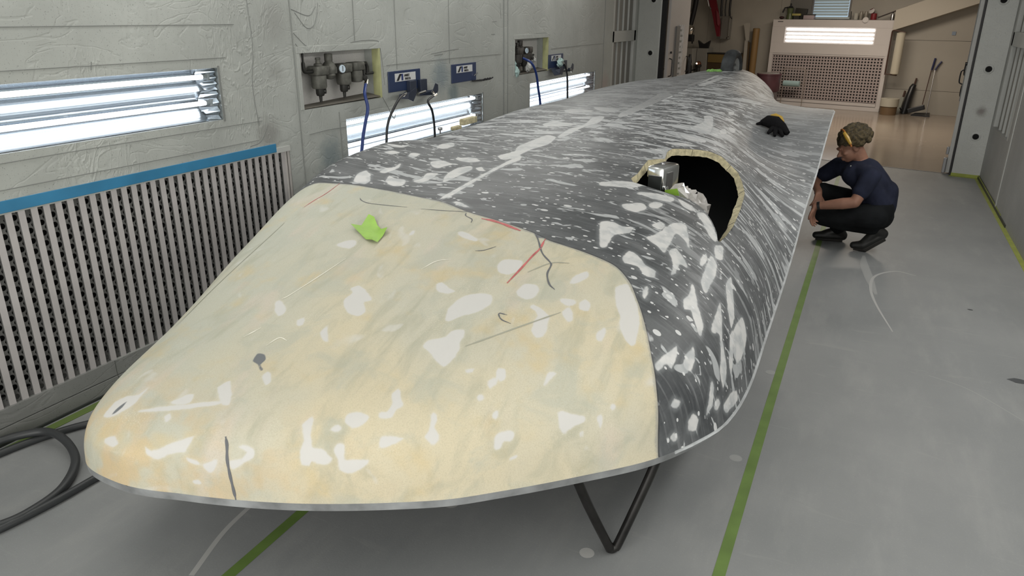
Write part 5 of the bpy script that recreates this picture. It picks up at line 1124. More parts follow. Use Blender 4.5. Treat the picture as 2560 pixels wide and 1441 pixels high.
whose([(-3.62, 4.935, 1.50), (-3.53, 4.78, 1.42), (-3.50, 4.765, 1.31), (-3.50, 4.72, 1.20), (-3.50, 4.67, 1.06), (-3.48, 4.6, .8), (-3.45, 4.7, .4), (-3.42, 5.2, .05)], .0125, bl, 'blue hose hanging from the nearer air regulator', True)
whose([(-3.52, 5.33, 1.37), (-3.47, 5.18, 1.36), (-3.45, 5.05, 1.29), (-3.45, 4.96, 1.19), (-3.45, 4.92, 1.06), (-3.45, 4.9, .7), (-3.42, 5.0, .3), (-3.40, 5.4, .05)], .0105, bk_, 'black hose on the left side of the nearest blue holder', True)
whose([(-3.50, 5.78, 1.325), (-3.46, 5.58, 1.29), (-3.45, 5.62, 1.21), (-3.45, 5.645, 1.12), (-3.45, 5.655, 1.0), (-3.45, 5.66, .6), (-3.42, 5.8, .2), (-3.40, 6.1, .05)], .0105, bk_, 'black hose on the right side of the nearest blue holder', True)
whose([(-3.62, 7.88, 1.53), (-3.52, 7.89, 1.48), (-3.50, 7.98, 1.36), (-3.50, 8.05, 1.18), (-3.50, 8.11, 1.02), (-3.48, 8.15, .6), (-3.45, 8.3, .1)], .0135, bl, 'blue hose hanging from the farther air regulator')
whose([(-3.54, 8.80, 1.47), (-3.50, 8.86, 1.40), (-3.50, 8.93, 1.30), (-3.50, 8.96, 1.20), (-3.50, 8.98, 1.0), (-3.48, 9.0, .5), (-3.45, 9.1, .05)], .0125, bk_, 'black and blue hose hanging from the farthest blue holder', True)

# ------------------------------------------------------------------ workshop behind the booth
wm_ = mat('beige workshop wall', (.36, .335, .29), .6, var=.05, vs=1.2)
mb = MB(); ebox(mb, -3, 9, 7.012, 7.10, 0, 3.4); wback = struct(mb, 'wall_back', mat('wall joint shadow', (.10, .095, .085), .8))
for z0, z1 in ((0, .488), (.494, 1.503), (1.509, 2.6), (2.606, 3.35)):
    mb = MB(); ebox(mb, -3, 5.2 if z0 < 2 else 9, 7.0, 7.02, z0, z1, .001); mb.build('wall_panel', wm_, wback)
for a0, a1 in ((5.204, 6.6), (6.604, 6.95), (6.954, 7.3), (7.304, 9)):
    mb = MB(); ebox(mb, a0, a1, 7.0, 7.02, 0, 2.6, .001); mb.build('wall_panel', wm_, wback)
mb = MB(); ebox(mb, -3.05, -3, .0, 7.05, 0, 3.4); struct(mb, 'wall_workshop_right', wm_)
mb = MB(); ebox(mb, 9, 9.05, .0, 7.05, 0, 3.4); struct(mb, 'wall_workshop_left', wm_)
mb = MB(); ebox(mb, -3, -.05, .0, .05, 0, 3.4); ebox(mb, 5.25, 9, 0, .05, 0, 3.4); struct(mb, 'wall_workshop_front', wm_)
# sloping boxed-in stair underside
mb = MB(); P_ = [E(2.68, 6.62, 1.70), E(2.68, 6.62, 2.10), E(-.4, 6.62, 3.25), E(-.4, 6.62, 2.80)]; mb.prism(P_, EN*.37); struct(mb, 'trim_1', mat('cream boxing', (.47, .43, .36), .55))
mb = MB(); ebox(mb, 1.55, 1.62, 6.985, 6.999, 1.62, 1.69); wsw = tag(mb.build('wall_sensor', mat('blue grey plastic', (.2, .25, .32), .5)), 'tiny blue grey fitting on the beige wall right of the paper roll', 'fitting')
# extraction cabinet
cabm = mat('cream lacquered cabinet', (.60, .56, .54), .42, var=.03, vs=2)
cab = thing('extraction_cabinet', 'cream extraction cabinet with lit tube window above a perforated grille', 'cabinet', E(4, 6.85, 0))
A0, A1, B0, B1 = 2.70, 5.26, 6.74, 6.99
mb = MB(); ebox(mb, A0, A1, B0+.02, B1, 0, 1.90, .004); mb.build('carcass', cabm, cab)
mb = MB(); ebox(mb, A0, A1, B0, B0+.02, 1.74, 1.90, .004); ebox(mb, A0, A1, B0, B0+.02, 1.17, 1.40, .004); ebox(mb, A0, 3.03, B0, B0+.02, 1.40, 1.74); ebox(mb, 4.96, A1, B0, B0+.02, 1.40, 1.74)
ebox(mb, A0, A0+.08, B0, B0+.02, 0, 1.17); ebox(mb, A1-.08, A1, B0, B0+.02, 0, 1.17); ebox(mb, A0, A1, B0-.005, B0+.02, 0, .085, .003); mb.build('front_frame', cabm, cab)
mb = MB(); ebox(mb, A0+.09, A1-.085, B0-.006, B0+.01, .10, .165, .003); mb.build('lower_rail', cabm, cab)
mb = MB(); ebox(mb, A0+.07, A1-.07, B0-.006, B0+.005, 1.135, 1.165, .003); mb.build('grille_rail', cabm, cab)
mb = MB(); ebox(mb, A0+.1, A1-.1, B0+.018, B0+.0195, .17, 1.13); mb.build('grille_void', fil_void, cab)
mb = MB(); ca, cz, pa, pz = 37, 15, (A1-.08-A0-.085)/37, (1.13-.175)/15; n = 8
for i in range(ca):
    for j in range(cz):
        ac, zc = A0+.085+pa*(i+.5), .175+pz*(j+.5); r = .0195; ring = []; out = []
        for k in range(n):
            q = 2*pi*k/n; ring.append(E(ac+r*cos(q), B0+.008, zc+r*sin(q))); m_ = max(abs(cos(q)), abs(sin(q))); out.append(E(ac+pa/2*cos(q)/m_, B0+.008, zc+pz/2*sin(q)/m_))
        mb.add(ring+out, [(k, (k+1) % n, n+(k+1) % n, n+k) for k in range(n)])
mb.build('perforated_grille', mat('pinkish perforated sheet', (.38, .32, .31), .6), cab, fix=False)
mb = MB(); ebox(mb, 3.03, 4.96, B0+.05, B0+.10, 1.40, 1.74); mb.build('light_back', white, cab)
for k, z in enumerate((1.69, 1.60, 1.52, 1.44)):
    mb = MB(); mb.tube([E(3.06, B0+.02, z), E(4.93, B0+.02, z)], .024 if k % 2 == 0 else .018, 10); mb.build('tube', tubem, cab, smooth=True)
mb = MB(); ebox(mb, 3.035, 4.955, B0+.03, B0+.035, 1.41, 1.73); mb.build('diffuser', mat('lit diffuser', (.8, .8, .8), .4, emit=((1, 1, .98), 1.2)), cab)
mb = MB(); ebox(mb, 5.03, 5.15, B0-.003, B0+.002, 1.845, 1.862); mb.build('maker_plate', mat('dark plate', (.08, .07, .07), .5), cab)
mb = MB(); ebox(mb, A0+.02, A1-.02, B0+.03, B1-.02, 1.90, 1.904); mb.build('top_sheet', mat('dark dusty top', (.10, .09, .08), .7), cab)
# window with blind behind the cabinet
w3 = D.objects.new('window_3', None); COL.objects.link(w3); w3.location = E(4.07, 6.98, 1.92); tag(w3, kind='structure')
mb = MB(); ebox(mb, 3.70, 4.46, 6.985, 6.998, 1.96, 2.95); mb.build('pane', mat('daylight behind blind', (.35, .45, .5), .5, emit=((.62, .80, .95), .55)), w3)
mb = MB(); ebox(mb, 4.46, 4.49, 6.96, 6.999, 1.93, 2.95); ebox(mb, 3.67, 3.70, 6.96, 6.999, 1.93, 2.95); mb.build('frame', mat('grey window frame', (.2, .2, .2), .5), w3)
mb = MB(); ebox(mb, 3.66, 4.50, 6.93, 6.99, 1.915, 1.955, .004); mb.build('sill', mat('pale sill', (.55, .60, .60), .4), w3)
sl = mat('pale blind slat', (.50, .58, .60), .5)
for k in range(17):
    z = 1.985+k*.058; mb = MB(); mb.prism([E(3.71, 6.94, z), E(4.45, 6.94, z), E(4.45, 6.968, z+.048), E(3.71, 6.968, z+.048)], -EN*.0015); mb.build('slat', sl, w3, fix=False)
mb = MB(); ebox(mb, 4.50, 5.0, 6.99, 6.999, 1.9, 3.3); mb.build('side_panel', mat('grey wall patch', (.17, .165, .15), .7), wback)
# things standing on the cabinet (top z 1.905)
ZT2 = 1.906; BB = 6.83
def onto(name, label, cat, parts, a):
    t = thing(name, label, cat, E(a, BB, ZT2))
    for nm, fn, m in parts: mb = MB(); fn(mb); mb.build(nm, m, t, smooth=True)
    return t
olive = mat('olive enamel', (.09, .11, .05), .4); dkb = mat('dark box board', (.03, .028, .022), .7); yel = mat('faded yellow board', (.36, .32, .10), .6); pnk = mat('pale pink box', (.40, .33, .34), .6)
onto('moka_pot', 'small green and steel coffee pot with black handle on the cabinet', 'coffee pot', [('pot', lambda mb: mb.lathe(E(4.93, BB, ZT2), (0, 0, 1), [(.075, 0), (.07, .08), (.055, .12), (.06, .135), (.075, .23), (.07, .235)], 10), olive), ('lid', lambda mb: mb.lathe(E(4.93, BB, ZT2+.235), (0, 0, 1), [(.072, 0), (.04, .04), (.014, .045), (.018, .09), (.01, .10)], 10), blackm), ('handle', lambda mb: mb.tube([E(4.98, BB, ZT2+.25), E(5.06, BB, ZT2+.24), E(5.10, BB, ZT2+.14)], .016, 8), blackm)], 4.93)
onto('box', 'dark square box leaning behind the coffee pot', 'box', [('body', lambda mb: mb.box(E(4.70, BB+.06, ZT2+.115), (.26, .06, .23), rot=ER@Matrix.Rotation(.08, 3, 'Y'), bev=.004), dkb)], 4.7)
onto('box', 'flat yellow box on a dark stand between pot and pink box', 'box', [('body', lambda mb: ebox(mb, 4.67, 4.86, BB-.07, BB-.01, ZT2+.075, ZT2+.12, .003), yel), ('stand', lambda mb: ebox(mb, 4.70, 4.82, BB-.06, BB-.02, ZT2, ZT2+.075), dkb)], 4.77)
onto('box', 'pale pink box with dark lid on the cabinet', 'box', [('body', lambda mb: ebox(mb, 4.37, 4.60, BB-.07, BB+.05, ZT2, ZT2+.085, .003), pnk), ('lid', lambda mb: ebox(mb, 4.36, 4.62, BB-.07, BB+.05, ZT2+.085, ZT2+.105, .003), dkb)], 4.5)
onto('rag', 'dark maroon rag at the left end of the cabinet top', 'rag', [('cloth', lambda mb: crumple(mb, E(5.10, BB, ZT2+.03), .045, seed=21, sx=(1.3, 1, .65)), mat('maroon cloth', (.05, .02, .02), .8))], 5.1)
jm = mat('pale ceramic', (.46, .45, .40), .4); gls = mat('dull glass jar', (.25, .23, .19), .25)
onto('jar', 'white grooved jar right of the window blind', 'jar', [('body', lambda mb: mb.lathe(E(3.50, BB, ZT2), (0, 0, 1), [(.045, 0), (.05, .01), (.05, .12), (.055, .13), (.05, .135)], 12), jm)], 3.5)
for a, lb_ in ((3.40, 'left one of two brownish glasses by the white jar'), (3.30, 'right one of two brownish glasses by the white jar')):
    onto('glass', lb_, 'glass', [('body', lambda mb: mb.lathe(E(a, BB, ZT2), (0, 0, 1), [(.035, 0), (.038, .12), (.03, .15), (.03, .17)], 12), gls)], a)
onto('brush', 'thin dark brush handle standing beside the window blind', 'brush', [('stick', lambda mb: mb.tube([E(3.60, BB, ZT2), E(3.61, BB, ZT2+.17)], .009, 6), blackm)], 3.6)
red_ = mat('dark red can', (.20, .02, .025), .4); wd = mat('white disc', (.60, .57, .55), .5)
onto('spray_can', 'dark red can with white round lid tilted on it', 'can', [('can', lambda mb: mb.lathe(E(3.14, BB, ZT2), (0, 0, 1), [(.06, 0), (.062, .02), (.062, .12), (.05, .13)], 14), red_), ('lid', lambda mb: mb.lathe(E(3.18, BB-.03, ZT2+.17), (-.5, -.7, .5), [(.055, 0), (.06, .02), (.03, .03)], 14), wd), ('spout', lambda mb: mb.tube([E(3.16, BB, ZT2+.13), E(3.20, BB, ZT2+.22)], [.03, .045], 8), mat('maroon plastic', (.08, .015, .02), .4))], 3.14)
onto('disc', 'white round disc hanging over the front edge of the cabinet top', 'disc', [('plate', lambda mb: mb.lathe(E(3.27, B0-.01, ZT2-.005), (0, -1, .25), [(.055, 0), (.06, .012), (.02, .02)], 14), wd)], 3.27)
onto('rod', 'long dark rod leaning up across the right end of the cabinet', 'rod', [('shaft', lambda mb: mb.tube([E(3.04, BB-.05, ZT2+.045), E(2.50, BB-.05, ZT2+.265)], .012, 8), mat('dark brown rod', (.04, .03, .03), .5))], 2.9)
onto('bottle', 'small steel bottle at the right end of the cabinet top', 'bottle', [('body', lambda mb: mb.lathe(E(2.77, BB, ZT2), (0, 0, 1), [(.035, 0), (.035, .10), (.02, .13), (.018, .15)], 14), steel)], 2.77)
# paper roll holder on the cabinet side
brn = mat('brown painted tube', (.07, .035, .025), .45)
ph = thing('roll_holder', 'brown tube bracket on the cabinet side holding a paper roll', 'bracket', E(2.66, 6.6, .8))
mb = MB(); mb.tube(spl([E(2.42, 6.62, 1.66), E(2.62, 6.62, 1.70), E(2.68, 6.64, 1.69), E(2.69, 6.66, 1.60)], 3), .014, 8); mb.tube([E(2.69, 6.66, 1.62), E(2.69, 6.66, .80)], .014, 8); mb.tube([E(2.69, 6.66, .82), E(2.45, 6.62, .80)], .014, 8); mb.build('arm', brn, ph, smooth=True)
mb = MB(); mb.lathe(E(2.50, 6.62, .83), (0, 0, 1), [(.03, -.02), (.085, 0), (.085, .82), (.03, .84)], 18); tag(mb.build('paper_roll', mat('cream paper roll', (.52, .48, .38), .6), smooth=True), 'upright cream paper roll hanging right of the extraction cabinet', 'paper roll')
# things on the workshop floor
bn = thing('waste_bin', 'dark red bin with a metal lower half beside the extraction cabinet', 'bin', E(4.95, 6.2, 0))
mb = MB(); mb.lathe(E(5.02, 6.2, .34), (0, 0, 1), [(.23, 0), (.25, .03), (.26, .36), (.27, .37), (.27, .40), (.25, .40)], 26); mb.build('upper_drum', mat('dark red drum', (.085, .035, .045), .35, var=.2, vs=4), bn, smooth=True)
mb = MB(); mb.lathe(E(5.02, 6.2, 0), (0, 0, 1), [(.20, 0), (.22, .02), (.235, .34)], 26); mb.build('lower_drum', mat('dull grey drum', (.16, .14, .14), .35, metal=.4), bn, smooth=True)
mb = MB(); mb.lathe(E(5.02, 6.2, .735), (0, 0, 1), [(.245, 0), (.2, .02), (.05, .02)], 26); mb.build('liner', mat('pale liner', (.20, .18, .16), .5), bn, smooth=True)
rs_ = thing('roll_stand', 'thin wire floor stand carrying a turquoise roll in front of the grille', 'stand', E(4.55, 6.5, 0))
wire = mat('pale wire', (.34, .29, .25), .4, metal=.5)
mb = MB(); a0, a1 = 4.30, 4.78; bz = 6.48
mb.tube(spl([E(a1, bz, 0), E(a1, bz, .78), E(a1-.01, bz, .84), E(a1-.06, bz, .86), E(a0+.06, bz, .86), E(a0+.01, bz, .84), E(a0, bz, .78), E(a0, bz, 0)], 4), .009, 8); mb.tube([E(a0-.03, bz, .52), E(a1+.06, bz, .52)], .007, 8); mb.tube([E(a1, bz-.2, .01), E(a1, bz+.15, .01)], .009, 8); mb.tube([E(a0, bz-.2, .01), E(a0, bz+.15, .01)], .009, 8); mb.build('wire_frame', wire, rs_, smooth=True)
mb = MB(); mb.tube([E(4.40, bz, .52), E(4.76, bz, .52)], .065, 20); tag(mb.build('wiping_roll', mat('turquoise paper', (.30, .42, .42), .6), smooth=True), 'turquoise wiping roll on the thin wire stand', 'roll')
tb_ = thing('paper_drum', 'brown card drum with white top next to the cabinet foot', 'drum', E(2.46, 6.45, 0))
mb = MB(); mb.lathe(E(2.46, 6.45, 0), (0, 0, 1), [(.16, 0), (.165, .17)], 22); mb.build('lower_roll', mat('brown kraft roll', (.16, .10, .05), .6), tb_, smooth=True)
mb = MB(); mb.lathe(E(2.46, 6.45, .17), (0, 0, 1), [(.165, 0), (.18, .005), (.18, .165), (.06, .17), (.06, .10), (.01, .10)], 22); mb.build('upper_roll', mat('white paper coil', (.46, .43, .35), .6), tb_, smooth=True)
bg = thing('umbrella_bag', 'long black bag leaning against the beige wall', 'bag', E(2.17, 6.85, 0))
mb = MB(); mb.tube([E(2.22, 6.82, 0), E(2.20, 6.84, .2), E(2.15, 6.90, .55), E(2.13, 6.93, .60)], [.075, .075, .062, .05], 10); mb.build('bag_body', blackm, bg, smooth=True)
mb = MB(); mb.tube([E(2.13, 6.93, .60), E(2.11, 6.95, .74)], .018, 8); mb.build('stem', brn, bg)
mb = MB(); mb.tube([E(2.26, 6.82, .10), E(2.31, 6.80, .12)], [.05, .01], 8); mb.build('strap', blackm, bg)
sc_ = thing('scraper', 'pale scraper with dark grip leaning beside the black bag', 'scraper', E(2.32, 6.9, 0))
mb = MB(); mb.box(E(2.33, 6.9, .17), (.06, .01, .34), rot=ER@Matrix.Rotation(.12, 3, 'Y')); mb.build('blade', mat('pale blade', (.30, .30, .26), .5), sc_)
mb = MB(); mb.tube([E(2.30, 6.92, .34), E(2.285, 6.94, .47)], .02, 8); mb.build('grip', brn, sc_)
navs = mat('navy blue grip', (.02, .025, .09), .4)
bro = thing('broom', 'broom with thin shaft, blue grip and slanted black head', 'broom', E(1.9, 6.8, 0))
mb = MB(); mb.tube([E(1.88, 6.78, .22), E(1.86, 6.95, .93)], .0095, 8); mb.build('shaft', brn, bro)
mb = MB(); mb.tube([E(1.855, 6.95, .92), E(1.83, 6.965, 1.16)], .019, 8); mb.build('grip', navs, bro)
mb = MB(); mb.box(E(1.98, 6.76, .12), (.33, .07, .10), rot=ER@Matrix.Rotation(-.34, 3, 'Y'), bev=.012); mb.build('brush_head', blackm, bro)
dp = thing('dustpan', 'long handled dustpan standing beside the broom', 'dustpan', E(1.78, 6.7, 0))
mb = MB(); mb.tube([E(1.76, 6.70, .05), E(1.79, 6.94, .93)], .009, 8); mb.build('shaft', steel, dp)
mb = MB(); mb.tube([E(1.79, 6.94, .92), E(1.75, 6.955, 1.02), E(1.70, 6.965, 1.10)], .017, 8); mb.build('grip', navs, dp)
mb = MB(); mb.prism([E(1.66, 6.50, .004), E(2.02, 6.50, .004), E(1.98, 6.72, .03), E(1.70, 6.72, .05)], (0, 0, .02)); mb.build('pan', blackm, dp)
# left part of the workshop
wc_ = thing('storage_box', 'white appliance box with a dark base line behind the booth door', 'appliance', E(7.2, 6.6, 0))
wbm = mat('grey white panel', (.25, .245, .225), .5)
mb = MB(); ebox(mb, 7.02, 7.75, 6.35, 6.95, .72, 1.22, .006); mb.build('upper_case', wbm, wc_)
mb = MB(); ebox(mb, 7.02, 7.75, 6.36, 6.95, .69, .72); mb.build('gap', blackm, wc_)
mb = MB(); ebox(mb, 7.02, 7.75, 6.35, 6.95, 0, .69, .006); mb.build('lower_case', wbm, wc_)
mb = MB(); ebox(mb, 6.74, 7.01, 6.6, 6.95, .0, 1.22, .006); mb.build('side_case', wbm, wc_)
mb = MB(); mb.prism([E(7.05, 6.7, 1.40), E(6.94, 6.7, 1.33), E(6.90, 6.7, 1.315), E(6.86, 6.7, 1.33), E(6.74, 6.7, 1.40), E(6.78, 6.7, 1.222), E(7.0, 6.7, 1.222)], EN*.08); tag(mb.build('tool_rest', blackm), 'black V shaped rest on top of the white appliance box', 'rest')
mb = MB(); mb.lathe(E(7.02, 6.25, .0), (0, 0, 1), [(.07, 0), (.07, .80), (.05, .95), (.03, 1.05), (.028, 1.09)], 14); tag(mb.build('tall_bottle', blackm, smooth=True), 'tall black bottle shape in front of the white appliance box', 'bottle')
lm = thing('work_lamp', 'small glowing lamp with copper shade beside the black bottle', 'lamp', E(6.87, 6.45, .8))
mb = MB(); mb.lathe(E(6.87, 6.45, 0), (0, 0, 1), [(.05, 0), (.05, .78), (.075, .80), (.08, .84)], 14); mb.build('stand', gund, lm, smooth=True)
mb = MB(); mb.lathe(E(6.87, 6.45, .84), (0, 0, 1), [(.06, 0), (.07, .02), (.05, .07), (.02, .09)], 14); mb.build('shade', mat('copper', (.6, .3, .2), .2, metal=1), lm, smooth=True)
mb = MB(); mb.lathe(E(6.885, 6.375, .875), (0, -1, .2), [(.012, 0), (.018, .006), (.012, .01)], 12); mb.build('bulb', mat('warm bulb', (1, .9, .8), .3, emit=((1, .85, .7), 5)), lm)
bench = thing('workbench', 'low wooden bench with an ochre board edge along the back wall', 'bench', E(6.4, 6.75, 0))
mb = MB(); ebox(mb, 6.0, 6.72, 6.62, 6.98, .90, 1.10, .004); mb.build('board', mat('ochre board', (.17, .115, .035), .6), bench)
mb = MB(); ebox(mb, 6.0, 6.74, 6.60, 6.98, 1.10, 1.125); mb.build('dark_edge', blackm, bench)
mb = MB(); ebox(mb, 6.0, 6.72, 6.64, 6.98, .60, .90); mb.build('drawer_front', mat('dark brown wood', (.06, .035, .015), .6), bench)
for a in (6.05, 6.66): mb = MB(); ebox(mb, a, a+.05, 6.7, 6.76, 0, .60); mb.build('leg', mat('dark brown wood', (.06, .035, .015), .6), bench)
mb = MB(); mb.lathe(E(5.66, 6.82, 0), (0, 0, 1), [(.075, 0), (.078, .01), (.078, 1.69), (.06, 1.70)], 20); tag(mb.build('card_tube', mat('brown card tube', (.24, .145, .055), .55), smooth=True), 'tall brown card tube standing left of the extraction cabinet', 'tube')
mb = MB(); mb.prism([E(5.99, 6.85, 1.78), E(5.93, 6.85, 1.82), E(5.84, 6.85, 1.81), E(5.83, 6.85, 1.42), E(5.90, 6.85, 1.40)], EN*.05); mb.prism([E(5.86, 6.86, 1.42), E(5.80, 6.86, .0), E(5.90, 6.86, .0), E(5.93, 6.86, 1.42)], EN*.03); tag(mb.build('rolled_sheet', mat('pale paper sheet', (.38, .355, .31), .6)), 'pale folded paper sheet leaning left of the brown tube', 'paper')
mb = MB(); mb.prism([E(6.06, 6.9, 0), E(6.0, 6.9, .9), E(5.90, 6.9, 1.40), E(5.82, 6.9, 1.38), E(5.76, 6.9, 0)], EN*.03); tag(mb.build('card_sheet', mat('dark kraft card', (.13, .085, .04), .7)), 'brown kraft card sheet leaning behind the tall tube', 'card')
hh = thing('exhaust_hose', 'thick black hose with chrome nozzle hanging at the back wall', 'hose', E(7.24, 6.6, 1.37))
mb = MB(); mb.tube(spl([E(7.20, 6.66, 3.0), E(7.16, 6.66, 2.5), E(7.18, 6.66, 2.2), E(7.22, 6.66, 1.95), E(7.26, 6.66, 1.76)], 6), .058, 14); mb.build('hose', black, hh, smooth=True)
mb = MB(); mb.lathe(E(7.245, 6.66, 1.70), (0, 0, -1), [(.06, -.03), (.085, 0), (.09, .03), (.09, .14), (.07, .17)], 18); mb.build('nozzle', chrome, hh, smooth=True)
mb = MB(); mb.box(E(7.235, 6.66, 1.45), (.16, .13, .16), rot=ER, bev=.01); ebox(mb, 7.16, 7.18, 6.62, 6.66, 1.32, 1.38); ebox(mb, 7.29, 7.31, 6.62, 6.66, 1.32, 1.38); mb.build('clamp', blackm, hh)
rl = thing('hose_reel', 'pale reel with a black hanging bag at the top of the back wall', 'reel', E(7.5, 6.7, 2.1))
mb = MB(); mb.lathe(E(7.45, 6.9, 2.32), -EN, [(.26, 0), (.27, .02), (.27, .18), (.25, .2)], 26); mb.build('drum', mat('pale reel', (.28, .28, .26), .5), rl, smooth=True)
mb = MB(); mb.prism([E(7.62, 6.62, 2.6), E(7.40, 6.62, 2.6), E(7.42, 6.62, 2.2), E(7.46, 6.62, 2.12), E(7.56, 6.62, 2.12)], EN*.05); mb.build('bag', blackm, rl)
ali = thing('aluminium_housing', 'narrow aluminium housing with black cables hanging from the back wall', 'housing', E(6.4, 6.85, 1.43))
mb = MB(); ebox(mb, 6.34, 6.53, 6.80, 6.99, 1.44, 1.96, .008); mb.build('case', mat('brushed aluminium', (.34, .335, .32), .35, metal=.7), ali)
mb = MB(); ebox(mb, 6.325, 6.345, 6.78, 6.82, 1.44, 1.96); mb.build('edge_profile', alu, ali)
for a, dx in ((6.57, .03), (6.47, -.03), (6.36, -.02)): mb = MB(); mb.tube(spl([E(a, 6.85, 1.96), E(a+.01, 6.83, 2.2), E(a+dx, 6.83, 3.0)], 4), .026 if a != 6.47 else .014, 8); mb.build('cable', black, ali)
for z0, z1, a in ((1.90, 1.96, 6.28), (1.50, 1.46, 6.32)): mb = MB(); mb.tube([E(a, 6.8, z0), E(a+.05, 6.8, z1)], .013, 6); mb.build('clip', blackm, ali)
redm = mat('dark red paint', (.16, .012, .022), .4)
rd = thing('red_lever', 'dark red slanting lever arm mounted left of the aluminium housing', 'lever', E(6.7, 6.8, 1.45))
mb = MB(); mb.prism([E(6.60, 6.75, 1.50), E(6.53, 6.75, 1.50), E(6.56, 6.75, 1.85), E(6.76, 6.75, 2.5), E(6.94, 6.75, 2.5), E(6.84, 6.75, 2.2), E(6.78, 6.75, 2.05)], EN*.05); mb.build('arm', redm, rd)
mb = MB(); mb.prism([E(6.66, 6.72, 2.1), E(6.60, 6.72, 1.78), E(6.56, 6.72, 1.74), E(6.54, 6.72, 1.80), E(6.58, 6.72, 2.0)], EN*.02); mb.build('guard', mat('dull red plastic', (.22, .05, .06), .5), rd)
mb = MB(); ebox(mb, 6.54, 6.66, 6.95, 6.99, 1.44, 1.52); mb.build('foot_plate', steel, rd)
mb = MB(); mb.tube([E(6.92, 6.74, 2.35), E(6.86, 6.74, 2.18), E(6.80, 6.74, 2.12)], .018, 8); mb.build('link', steel, rd)

# ------------------------------------------------------------------ crouching person
def capsule(mb, a, b, ra, rb, n=14, sq=(1, 1)):
    a, b = Vector(a), Vector(b); z = b-a; L_ = z.length
    if L_ < 1e-6: z = Vector((0, 0, 1)); L_ = 1e-6
    pr = [(ra*sin(q), -ra*cos(q)) for q in [i*pi/2/5 for i in range(6)]]+[(rb*cos(q), L_+rb*sin(q)) for q in [i*pi/2/5 for i in range(6)]]
    pr = [(max(r, 1e-4), h) for r, h in pr]; mb.lathe(a, z if L_ > 1e-5 else (0, 0, 1), pr, n)
def chain(mb, pts):
    for (a, ra), (b, rb) in zip(pts, pts[1:]): capsule(mb, a, b, ra, rb)
def ell(mb, c, r, rot=None):
    n, m_ = 18, 12; vs = []; fs = []
    for i in range(m_+1):
        a = pi*i/m_
        for j in range(n):
            q = 2*pi*j/n; v = Vector((max(sin(a), 1e-3)*cos(q)*r[0], max(sin(a), 1e-3)*sin(q)*r[1], cos(a)*r[2])); v = rot@v if rot is not None else v; vs.append(Vector(c)+v)
    for i in range(m_):
        for j in range(n): fs.append((i*n+j, i*n+(j+1) % n, (i+1)*n+(j+1) % n, (i+1)*n+j))
    fs.append(tuple(range(n))[::-1]); fs.append(tuple(m_*n+j for j in range(n))); mb.add(vs, fs)
def voxel(mb, name, m, parent, vox, it=4, fac=.5):
    o = mb.build('tmp', m, None, origin=(0, 0, 0)); r = o.modifiers.new('r', 'REMESH'); r.mode = 'VOXEL'; r.voxel_size = vox
    s_ = o.modifiers.new('s', 'SMOOTH'); s_.factor = fac; s_.iterations = it
    dg = bpy.context.evaluated_depsgraph_get(); me = D.meshes.new_from_object(o.evaluated_get(dg)); D.objects.remove(o)
    me.shade_smooth(); me.name = name; me.materials.clear(); me.materials.append(m)
    n = D.objects.new(name, me); COL.objects.link(n); adopt(n, parent); return n
skin = mat('skin', (.27, .135, .09), .6, var=.12, vs=9); shirtm = mat('dark navy cotton', (.016, .019, .036), .9, var=.25, vs=10, bump=.3, bs=18, spec=.2)
pantm = mat('black work trousers', (.008, .009, .010), .9, var=.4, vs=6, bump=.4, bs=14, spec=.15); bootm = mat('black work shoe', (.012, .012, .011), .5)
hairm = mat('curly brown hair', (.050, .036, .014), .8, var=.7, vs=45, bump=1.0, bs=60)
per = thing('person', 'person in dark shirt and black trousers crouching beside the shell with arms on knees', 'person', (.05, 7.15, 0))
hd = Vector((-.105, 7.13, .925)); fwd = Vector((-.86, -.28, -.42)).normalized(); rt_ = fwd.cross(Vector((0, 0, 1))).normalized(); up_ = rt_.cross(fwd).normalized()
HR = Matrix((rt_, fwd, up_)).transposed()      # x = person's right, y = forward, z = crown
sN, sF = Vector((.085, 6.97, .71)), Vector((-.185, 7.33, .71)); eN, eF = Vector((-.005, 6.84, .495)), Vector((-.37, 7.42, .55)); wN, wF = Vector((-.315, 6.86, .425)), Vector((-.315, 7.17, .475))
hN, hF = Vector((.17, 7.03, .35)), Vector((.14, 7.28, .36)); kN, kF = Vector((-.245, 6.99, .305)), Vector((-.285, 7.28, .475)); aN, aF = Vector((.205, 7.09, .225)), Vector((-.10, 7.34, .11))
body = MB()
P = lambda x, y, z: hd+HR@Vector((x, y, z))
ell(body, P(0, -.015, .035), (.085, .108, .095), HR); ell(body, P(0, .035, -.04), (.068, .070, .085), HR); ell(body, P(0, .055, -.095), (.040, .038, .030), HR)
capsule(body, P(0, .098, -.005), P(0, .125, -.040), .010, .016); ell(body, P(0, .105, .018), (.055, .018, .012), HR)
for s_ in (-1, 1): ell(body, P(s_*.082, -.01, -.01), (.012, .026, .036), HR); ell(body, P(s_*.042, .075, -.028), (.024, .022, .02), HR); ell(body, P(s_*.017, .112, -.045), (.010, .01, .008), HR)
ell(body, P(0, .100, -.076), (.026, .014, .010), HR); ell(body, P(0, .097, -.090), (.022, .013, .008), HR)
chain(body, [(P(0, -.03, -.05), .060), ((-.01, 7.17, .80), .062), ((.02, 7.17, .73), .085)])
chain(body, [((.03, 7.16, .70), .125), ((.12, 7.16, .58), .135), ((.19, 7.16, .46), .13), ((.17, 7.16, .38), .13)])
capsule(body, sN, sF, .068, .068)
for s_, e_, w_ in ((sN, eN, wN), (sF, eF, wF)): chain(body, [(s_, .062), (s_.lerp(e_, .5), .056), (e_, .047), (e_.lerp(w_, .3), .050), (w_, .031)])
for h_, k_, a_ in ((hN, kN, aN), (hF, kF, aF)): chain(body, [(h_, .10), (h_.lerp(k_, .5), .088), (k_, .062)]); chain(body, [(k_, .060), (k_.lerp(a_, .35), .062), (a_, .042)])
